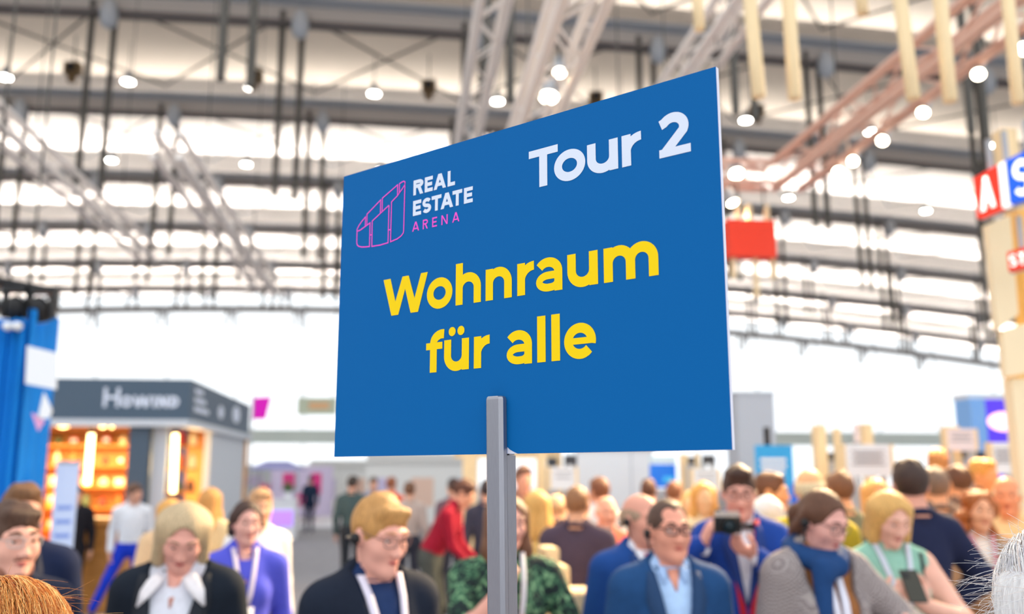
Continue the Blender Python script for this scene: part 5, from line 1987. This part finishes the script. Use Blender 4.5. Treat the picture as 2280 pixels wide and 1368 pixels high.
# 11 blonde woman in mint with phone
a = person(1970, 1090, 4.25, 0, 'blonde bob woman in mint sleeveless top looking at her phone', female=True, tone=(232, 178, 158), top=(142, 190, 172), detail=2, head=(6, 26, 0), extra=0.0, sleeve='none', build=1.0,
           arms=(((-0.115, -0.27, 1.245), (-1, 0.1, -0.7), (0.5, 0.25, 0.8), (0.35, -0.55, 0.75), 0.75), ((0.030, -0.26, 1.255), (1, 0.1, -0.7), (-0.6, 0.3, 0.75), (-0.45, -0.5, 0.75), 0.75)))
a.hair('bob', (214, 166, 96), 4)
a.brows((170, 124, 84), 0.003)
a.lanyard((206, 212, 226), 1.20, 0.024, off=0.008, spread=0.075)
a.drape('shoulder_strap', [(0.120, 1.46), (0.118, 1.40), (0.125, 1.30), (0.150, 1.15)], [(0.138, 1.46), (0.136, 1.40), (0.143, 1.30), (0.168, 1.15)], M_black, 0.006)
cc = a.o.matrix_basis @ Vector((-0.045, -0.345, 1.345))
o = empty('phone', cc, 0, 'dark phone held in both hands by the mint woman', 'phone')
R_ = Matrix.Rotation(math.radians(-38), 3, 'X')
MB().box((0, 0, 0), (0.074, 0.009, 0.148), R_).build('phone_body', mat('phone_case', (52, 50, 40), 0.4), o)
MB().box(R_ @ Vector((0.0, 0.0048, 0)), (0.068, 0.001, 0.138), R_).build('phone_screen', mat('phone_screen', (40, 44, 54), 0.15, emit=0.3), o)
MB().box(R_ @ Vector((-0.018, -0.006, 0.05)), (0.024, 0.004, 0.028), R_).build('lens_bump', M_black, o)
# 12 man seen from behind, hand on hip
a = person(2020, 1020, 4.8, 192, 'dark haired man in navy suit seen from behind, hand on hip', tone=(222, 158, 136), top=(34, 38, 66), detail=2, head=(-22, 6, 0),
           arms=(((-0.185, -0.07, 1.02), (-1, 0.25, 0.15), (0.6, 0.2, 0), (0.3, -0.7, -0.5), 0.4), None))
a.hair('short', (62, 44, 38), 3)
a.jacket((30, 36, 66), 0.05, 1.1, lapel=False)
# 13 curly haired woman
a = person(2170, 1086, 5.25, -8, 'woman with curly ginger hair in beige jacket holding a white card', female=True, tone=(236, 168, 128), top=(240, 222, 206), detail=2, head=(4, 2, 6),
           arms=(((-0.02, -0.22, 1.16), (-1, 0.2, -0.7), (0.3, 1, 0.3), (0.7, -0.3, 0.25), 0.6), ((0.075, -0.25, 1.11), (1, 0.2, -0.7), (-0.2, 0.6, 1), (-0.3, -0.7, 0.2), 0.6)))
a.hair('curly', (168, 92, 40), 3)
a.brows((120, 70, 40), 0.003)
a.jacket((190, 146, 108), 0.075, 1.0)
a.lanyard((226, 150, 160), 1.22, 0.022, off=0.016)
cc = a.o.matrix_basis @ Vector((0.06, -0.36, 1.145))
o = empty('white_card', cc, math.radians(-8), 'white card held by the curly haired woman', 'card')
R_ = Matrix.Rotation(math.radians(-14), 3, 'Y') @ Matrix.Rotation(math.radians(-20), 3, 'X')
MB().box((0, 0, 0), (0.15, 0.003, 0.10), R_).build('card_sheet', M_satin, o)
MB().box(R_ @ Vector((0, -0.002, 0.02)), (0.10, 0.001, 0.012), R_).build('print_line', M_ink, o)

# ------------------------------------------------------------------ the crowd behind, in soft focus
CROWD = [
    # px, top, D, yaw, style, hair, top, bottom, female, tone, jacket, label
    (1285, 1078, 5.95, 165, 'crop', (150, 104, 70), (76, 62, 74), (50, 46, 56), False, (230, 168, 130), (78, 64, 78), 'man in plum grey suit seen from behind, nearest of the dark suits'),
    (1240, 1096, 7.5, 150, 'ring', (196, 158, 112), (70, 56, 62), (50, 46, 56), False, (238, 186, 140), (74, 58, 66), 'balding man in dark plum suit behind the nearest dark suit'),
    (1196, 1086, 6.5, 175, 'long', (226, 172, 96), (240, 196, 116), (90, 80, 76), True, (240, 190, 150), None, 'woman in yellow with long blonde hair right of the pole'),
    (1334, 1062, 8.0, 200, 'short', (120, 74, 50), (236, 232, 228), (60, 60, 70), False, (226, 160, 126), None, 'brown haired man in white shirt before the white stand wall'),
    (1350, 1100, 6.6, 20, 'ring', (232, 214, 190), (226, 104, 80), (70, 66, 70), False, (240, 170, 140), None, 'white haired person in coral red top behind the dark suits'),
    (1443, 1066, 9.4, 180, 'short', (96, 62, 46), (110, 110, 120), (50, 50, 60), False, (226, 160, 126), None, 'dark haired man in grey beneath the blue display'),
    (1500, 1070, 9.0, 170, 'short', (130, 80, 52), (150, 140, 140), (50, 50, 60), False, (226, 160, 126), None, 'brown haired man in light grey beneath the blue display'),
    (1566, 1068, 7.0, 10, 'long', (226, 164, 84), (240, 214, 170), (90, 80, 76), True, (240, 190, 140), None, 'blonde woman in cream left of the photographer'),
    (1540, 1088, 7.8, -30, 'bob', (232, 190, 120), (244, 222, 180), (90, 80, 76), True, (240, 190, 140), None, 'fair woman in pale cream behind the man with dark glasses'),
    (1714, 1050, 6.2, 70, 'short', (104, 66, 42), (50, 54, 76), (40, 40, 50), False, (240, 164, 108), None, 'man in profile with brown hair right of the photographer'),
    (1800, 1036, 5.25, 160, 'ring', (238, 208, 164), (206, 178, 52), (60, 60, 64), False, (242, 180, 128), None, 'balding man in mustard yellow behind the scarf woman'),
    (1706, 1098, 5.7, 170, 'bob', (244, 238, 230), (236, 226, 214), (80, 76, 76), True, (240, 190, 150), None, 'person with round white hair right of the photographer'),
    (1868, 1048, 6.2, 185, 'short', (116, 78, 52), (124, 122, 96), (60, 58, 60), False, (236, 168, 120), None, 'brown haired man in olive between scarf woman and mint woman'),
    (1950, 1062, 6.6, 15, 'bob', (230, 170, 96), (236, 200, 160), (90, 80, 76), True, (240, 178, 128), None, 'blonde woman behind the mint woman'),
    (2080, 1040, 6.3, 170, 'short', (118, 98, 84), (120, 100, 88), (60, 56, 56), False, (232, 168, 126), (112, 96, 88), 'grey haired man in taupe jacket seen from behind'),
    (2132, 1036, 7.1, 185, 'short', (92, 60, 42), (112, 90, 80), (60, 56, 56), False, (232, 164, 118), None, 'dark brown haired man seen from behind above the curly woman'),
    (2186, 1020, 7.6, 30, 'short', (222, 160, 78), (110, 90, 84), (60, 56, 56), False, (240, 166, 110), None, 'sandy blond man in brown facing right at the right edge'),
    (2238, 1056, 5.9, -20, 'ring', (240, 206, 164), (236, 196, 140), (80, 70, 66), False, (240, 150, 104), None, 'elderly man with white hair in cream at the right edge'),
    (2086, 998, 8.7, 170, 'short', (196, 132, 76), (150, 120, 100), (60, 56, 56), False, (240, 176, 124), None, 'tall ginger man far behind the navy suit'),
    (2284, 1030, 8.6, 180, 'short', (70, 50, 44), (70, 66, 76), (50, 50, 56), False, (226, 160, 120), None, 'dark haired man cut by the right edge'),
    (380, 1104, 7.0, 190, 'bob', (222, 164, 90), (226, 190, 150), (70, 66, 70), True, (240, 180, 140), None, 'ginger blonde woman behind the grey blonde woman'),
    (472, 1082, 7.6, 170, 'long', (206, 150, 84), (230, 206, 160), (80, 72, 70), True, (240, 180, 140), None, 'woman with long sandy hair near the dark booth'),
    (582, 1086, 6.2, 40, 'short', (200, 152, 108), (238, 232, 232), (70, 70, 80), False, (240, 178, 140), None, 'sandy haired man in white behind the violet shirt'),
    (786, 1058, 14.0, 180, 'short', (70, 60, 54), (76, 92, 92), (50, 54, 60), False, (224, 166, 140), None, 'person in grey green coat standing far left of the blond man'),
    (832, 1062, 17.0, 20, 'short', (90, 70, 60), (150, 150, 170), (60, 60, 72), False, (226, 170, 144), None, 'person in pale violet grey far behind the blond man'),
    (872, 1062, 15.0, 160, 'short', (150, 90, 60), (236, 92, 40), (60, 60, 72), False, (226, 170, 144), None, 'person in bright orange far behind the blond man'),
    (912, 1072, 12.5, 190, 'short', (120, 84, 62), (200, 180, 170), (60, 60, 72), False, (230, 170, 140), None, 'person in beige far behind the red shirt'),
    (1010, 1064, 12.0, 200, 'short', (70, 50, 46), (120, 90, 100), (60, 60, 72), False, (230, 170, 140), None, 'person in dusky pink left of the thick timber post'),
    (1085, 1066, 10.0, 180, 'short', (60, 50, 52), (64, 64, 80), (50, 50, 60), False, (230, 170, 140), None, 'dark haired person in charcoal directly behind the pole'),
    (1165, 1036, 9.0, 20, 'short', (110, 72, 56), (150, 110, 96), (60, 60, 72), False, (230, 160, 130), None, 'tall brown haired person in tan right behind the pole'),
    (692, 1060, 28.5, 200, 'short', (50, 44, 44), (30, 44, 66), (26, 36, 58), False, (226, 170, 150), None, 'person in dark clothes walking alone far down the aisle'),
    (172, 1080, 11.8, 20, 'short', (60, 44, 40), (30, 28, 34), (30, 28, 34), False, (226, 170, 140), None, 'person in black at the booth counter'),
]
for (px, py, D, yaw, st, hc, tc, bc, fem, tone, jk, nm) in CROWD:
    det = 1 if D < 6.7 else 0
    a = person(px, py, D, yaw, nm, female=fem, tone=tone, top=tc, bottom=bc, detail=det, head=((px * 7) % 21 - 10, 4, 0))
    a.hair(st, hc, int(px) % 50)
    if jk:
        a.jacket(jk, 0.05, 1.12, lapel=False)
    if det and not (120 < yaw < 240):
        a.brows(tuple(int(c * 0.7) for c in hc), 0.003)

# person in red leaning over a table
a = person(962, 1052, 9.2, 80, 'person in dark red sweater bending forward left of the timber post', top=(150, 24, 48), bottom=(70, 74, 72), detail=1, extra=0.0, tone=(230, 166, 136),
           arms=(((-0.14, -0.42, 1.10), (0, 0.4, -1), (0, 0, -1), (0, -1, -0.1), 0.4, False), ((0.14, -0.42, 1.12), (0, 0.4, -1), (0, 0, -1), (0, -1, -0.1), 0.4, False)))
a.hair('short', (92, 54, 40), 3)
a.bend(30)
# man in white shirt and blue trousers at the booth
a = person(300, 1074, 11.6, 20, 'man in white shirt and bright blue trousers stepping past the booth', top=(236, 238, 244), bottom=(28, 60, 200), detail=1, tone=(224, 166, 140), feet=((-0.42, 0.05), (0.14, 0.0)), head=(40, 4, 0))
a.hair('short', (110, 80, 64), 3)
a.bend(10)


# ------------------------------------------------------------------ two heads close to the camera, hair strand by strand
def strand_head(px, py, D, label, rgb_list, n, seed, part_dir, flyaway, top, length, rad=0.00042, yaw=180, sx=1.0):
    p = P(px, py, D)
    a = Person((p.x, p.y, 0), p.z - 0.03, yaw, label, tone=(228, 170, 150), top=top, detail=1, head=(0, 6, 0))
    a.hair('long' if length > 0.16 else 'short', rgb_list[0], seed)
    rnd = random.Random(seed)
    M = a.hM()
    groups = {i: ([], []) for i in range(len(rgb_list))}
    for i in range(n):
        # root on the scalp: upper skull
        th = rnd.uniform(0, 2 * math.pi)
        zz = rnd.uniform(-0.15, 1.0)
        rr = math.sqrt(max(0, 1 - zz * zz))
        root = Vector((0.088 * rr * math.cos(th), 0.018 + 0.108 * rr * math.sin(th), 0.032 + 0.100 * zz))
        if root.y < -0.06 and root.z < 0.08:
            continue
        nrm = Vector((root.x / 0.088 ** 2, (root.y - 0.018) / 0.108 ** 2, (root.z - 0.032) / 0.1 ** 2)).normalized()
        # comb away from the crown and down
        comb = Vector((root.x - part_dir[0], root.y - part_dir[1], 0))
        comb = comb.normalized() if comb.length > 1e-4 else Vector((1, 0, 0))
        fl = rnd.random() < flyaway
        L = length * rnd.uniform(0.5, 1.1) * (0.42 if fl else 1)
        seg = 7
        d = (comb * 1.0 + nrm * (0.5 if fl else 0.10) + Vector((rnd.gauss(0, 0.14), rnd.gauss(0, 0.14), rnd.gauss(0, 0.10)))).normalized()
        q = root.copy()
        pts = [q.copy()]
        curl = Vector((rnd.gauss(0, 0.10), rnd.gauss(0, 0.10), rnd.gauss(0, 0.06))) * (2.2 if fl else 1.0)
        for j in range(seg):
            d = (d + Vector((0, 0, -0.05 if fl else -0.16)) + curl * 0.5).normalized()
            q = q + d * L / seg
            # stay outside the scalp
            e = Vector((q.x / 0.0905, (q.y - 0.018) / 0.1135, (q.z - 0.034) / 0.104))
            if not fl:
                k = e.length if q.z > -0.01 else Vector((e.x, e.y)).length
                off = 1.0 + 0.13 * ((i * 7) % 11) / 11
                if q.z <= -0.01:
                    if k > off:
                        q.x *= off / k
                        q.y = 0.018 + (q.y - 0.018) * off / k
                elif k < off or k > off + 0.03:
                    e2 = e * (off / max(k, 1e-4))
                    q = Vector((e2.x * 0.0905, e2.y * 0.1135 + 0.018, e2.z * 0.104 + 0.034))
            pts.append(q.copy())
        vs, fs = groups[i % len(rgb_list)]
        b = len(vs)
        for j, s_ in enumerate(pts):
            dd = (pts[min(j + 1, seg)] - pts[max(j - 1, 0)]).normalized()
            x = dd.cross(Vector((0.3, 0.2, 1))).normalized()
            y = x.cross(dd)
            r_ = rad * (1.15 - 0.75 * j / seg) * (0.7 if fl else 1.3)
            for kk in range(3):
                t_ = 2.094 * kk
                vs.append(M @ (s_ + (x * math.cos(t_) + y * math.sin(t_)) * r_))
        for j in range(seg):
            for kk in range(3):
                u, v = b + j * 3 + kk, b + j * 3 + (kk + 1) % 3
                fs.append((u, v, v + 3, u + 3))
    for g_, (vs, fs) in groups.items():
        o = MB().add(vs, fs).build('hair_strands', mat('strand_%d_%d_%d' % rgb_list[g_], rgb_list[g_], 0.38, spec=0.5), a.o, True)
        tag(o, kind='stuff')
    return a


strand_head(22, 1276, 1.30, 'ginger haired person close to the camera at the lower left corner', [(214, 134, 54), (238, 164, 80), (250, 200, 128), (186, 104, 40)], 7500, 5, (0.05, -0.02), 0.015, (80, 70, 70), 0.20)
strand_head(2392, 1136, 1.16, 'white haired person close to the camera at the right edge', [(253, 253, 255), (255, 255, 255), (244, 242, 248), (244, 232, 226)], 9500, 8, (0.02, -0.03), 0.08, (70, 70, 80), 0.17, 0.00055)
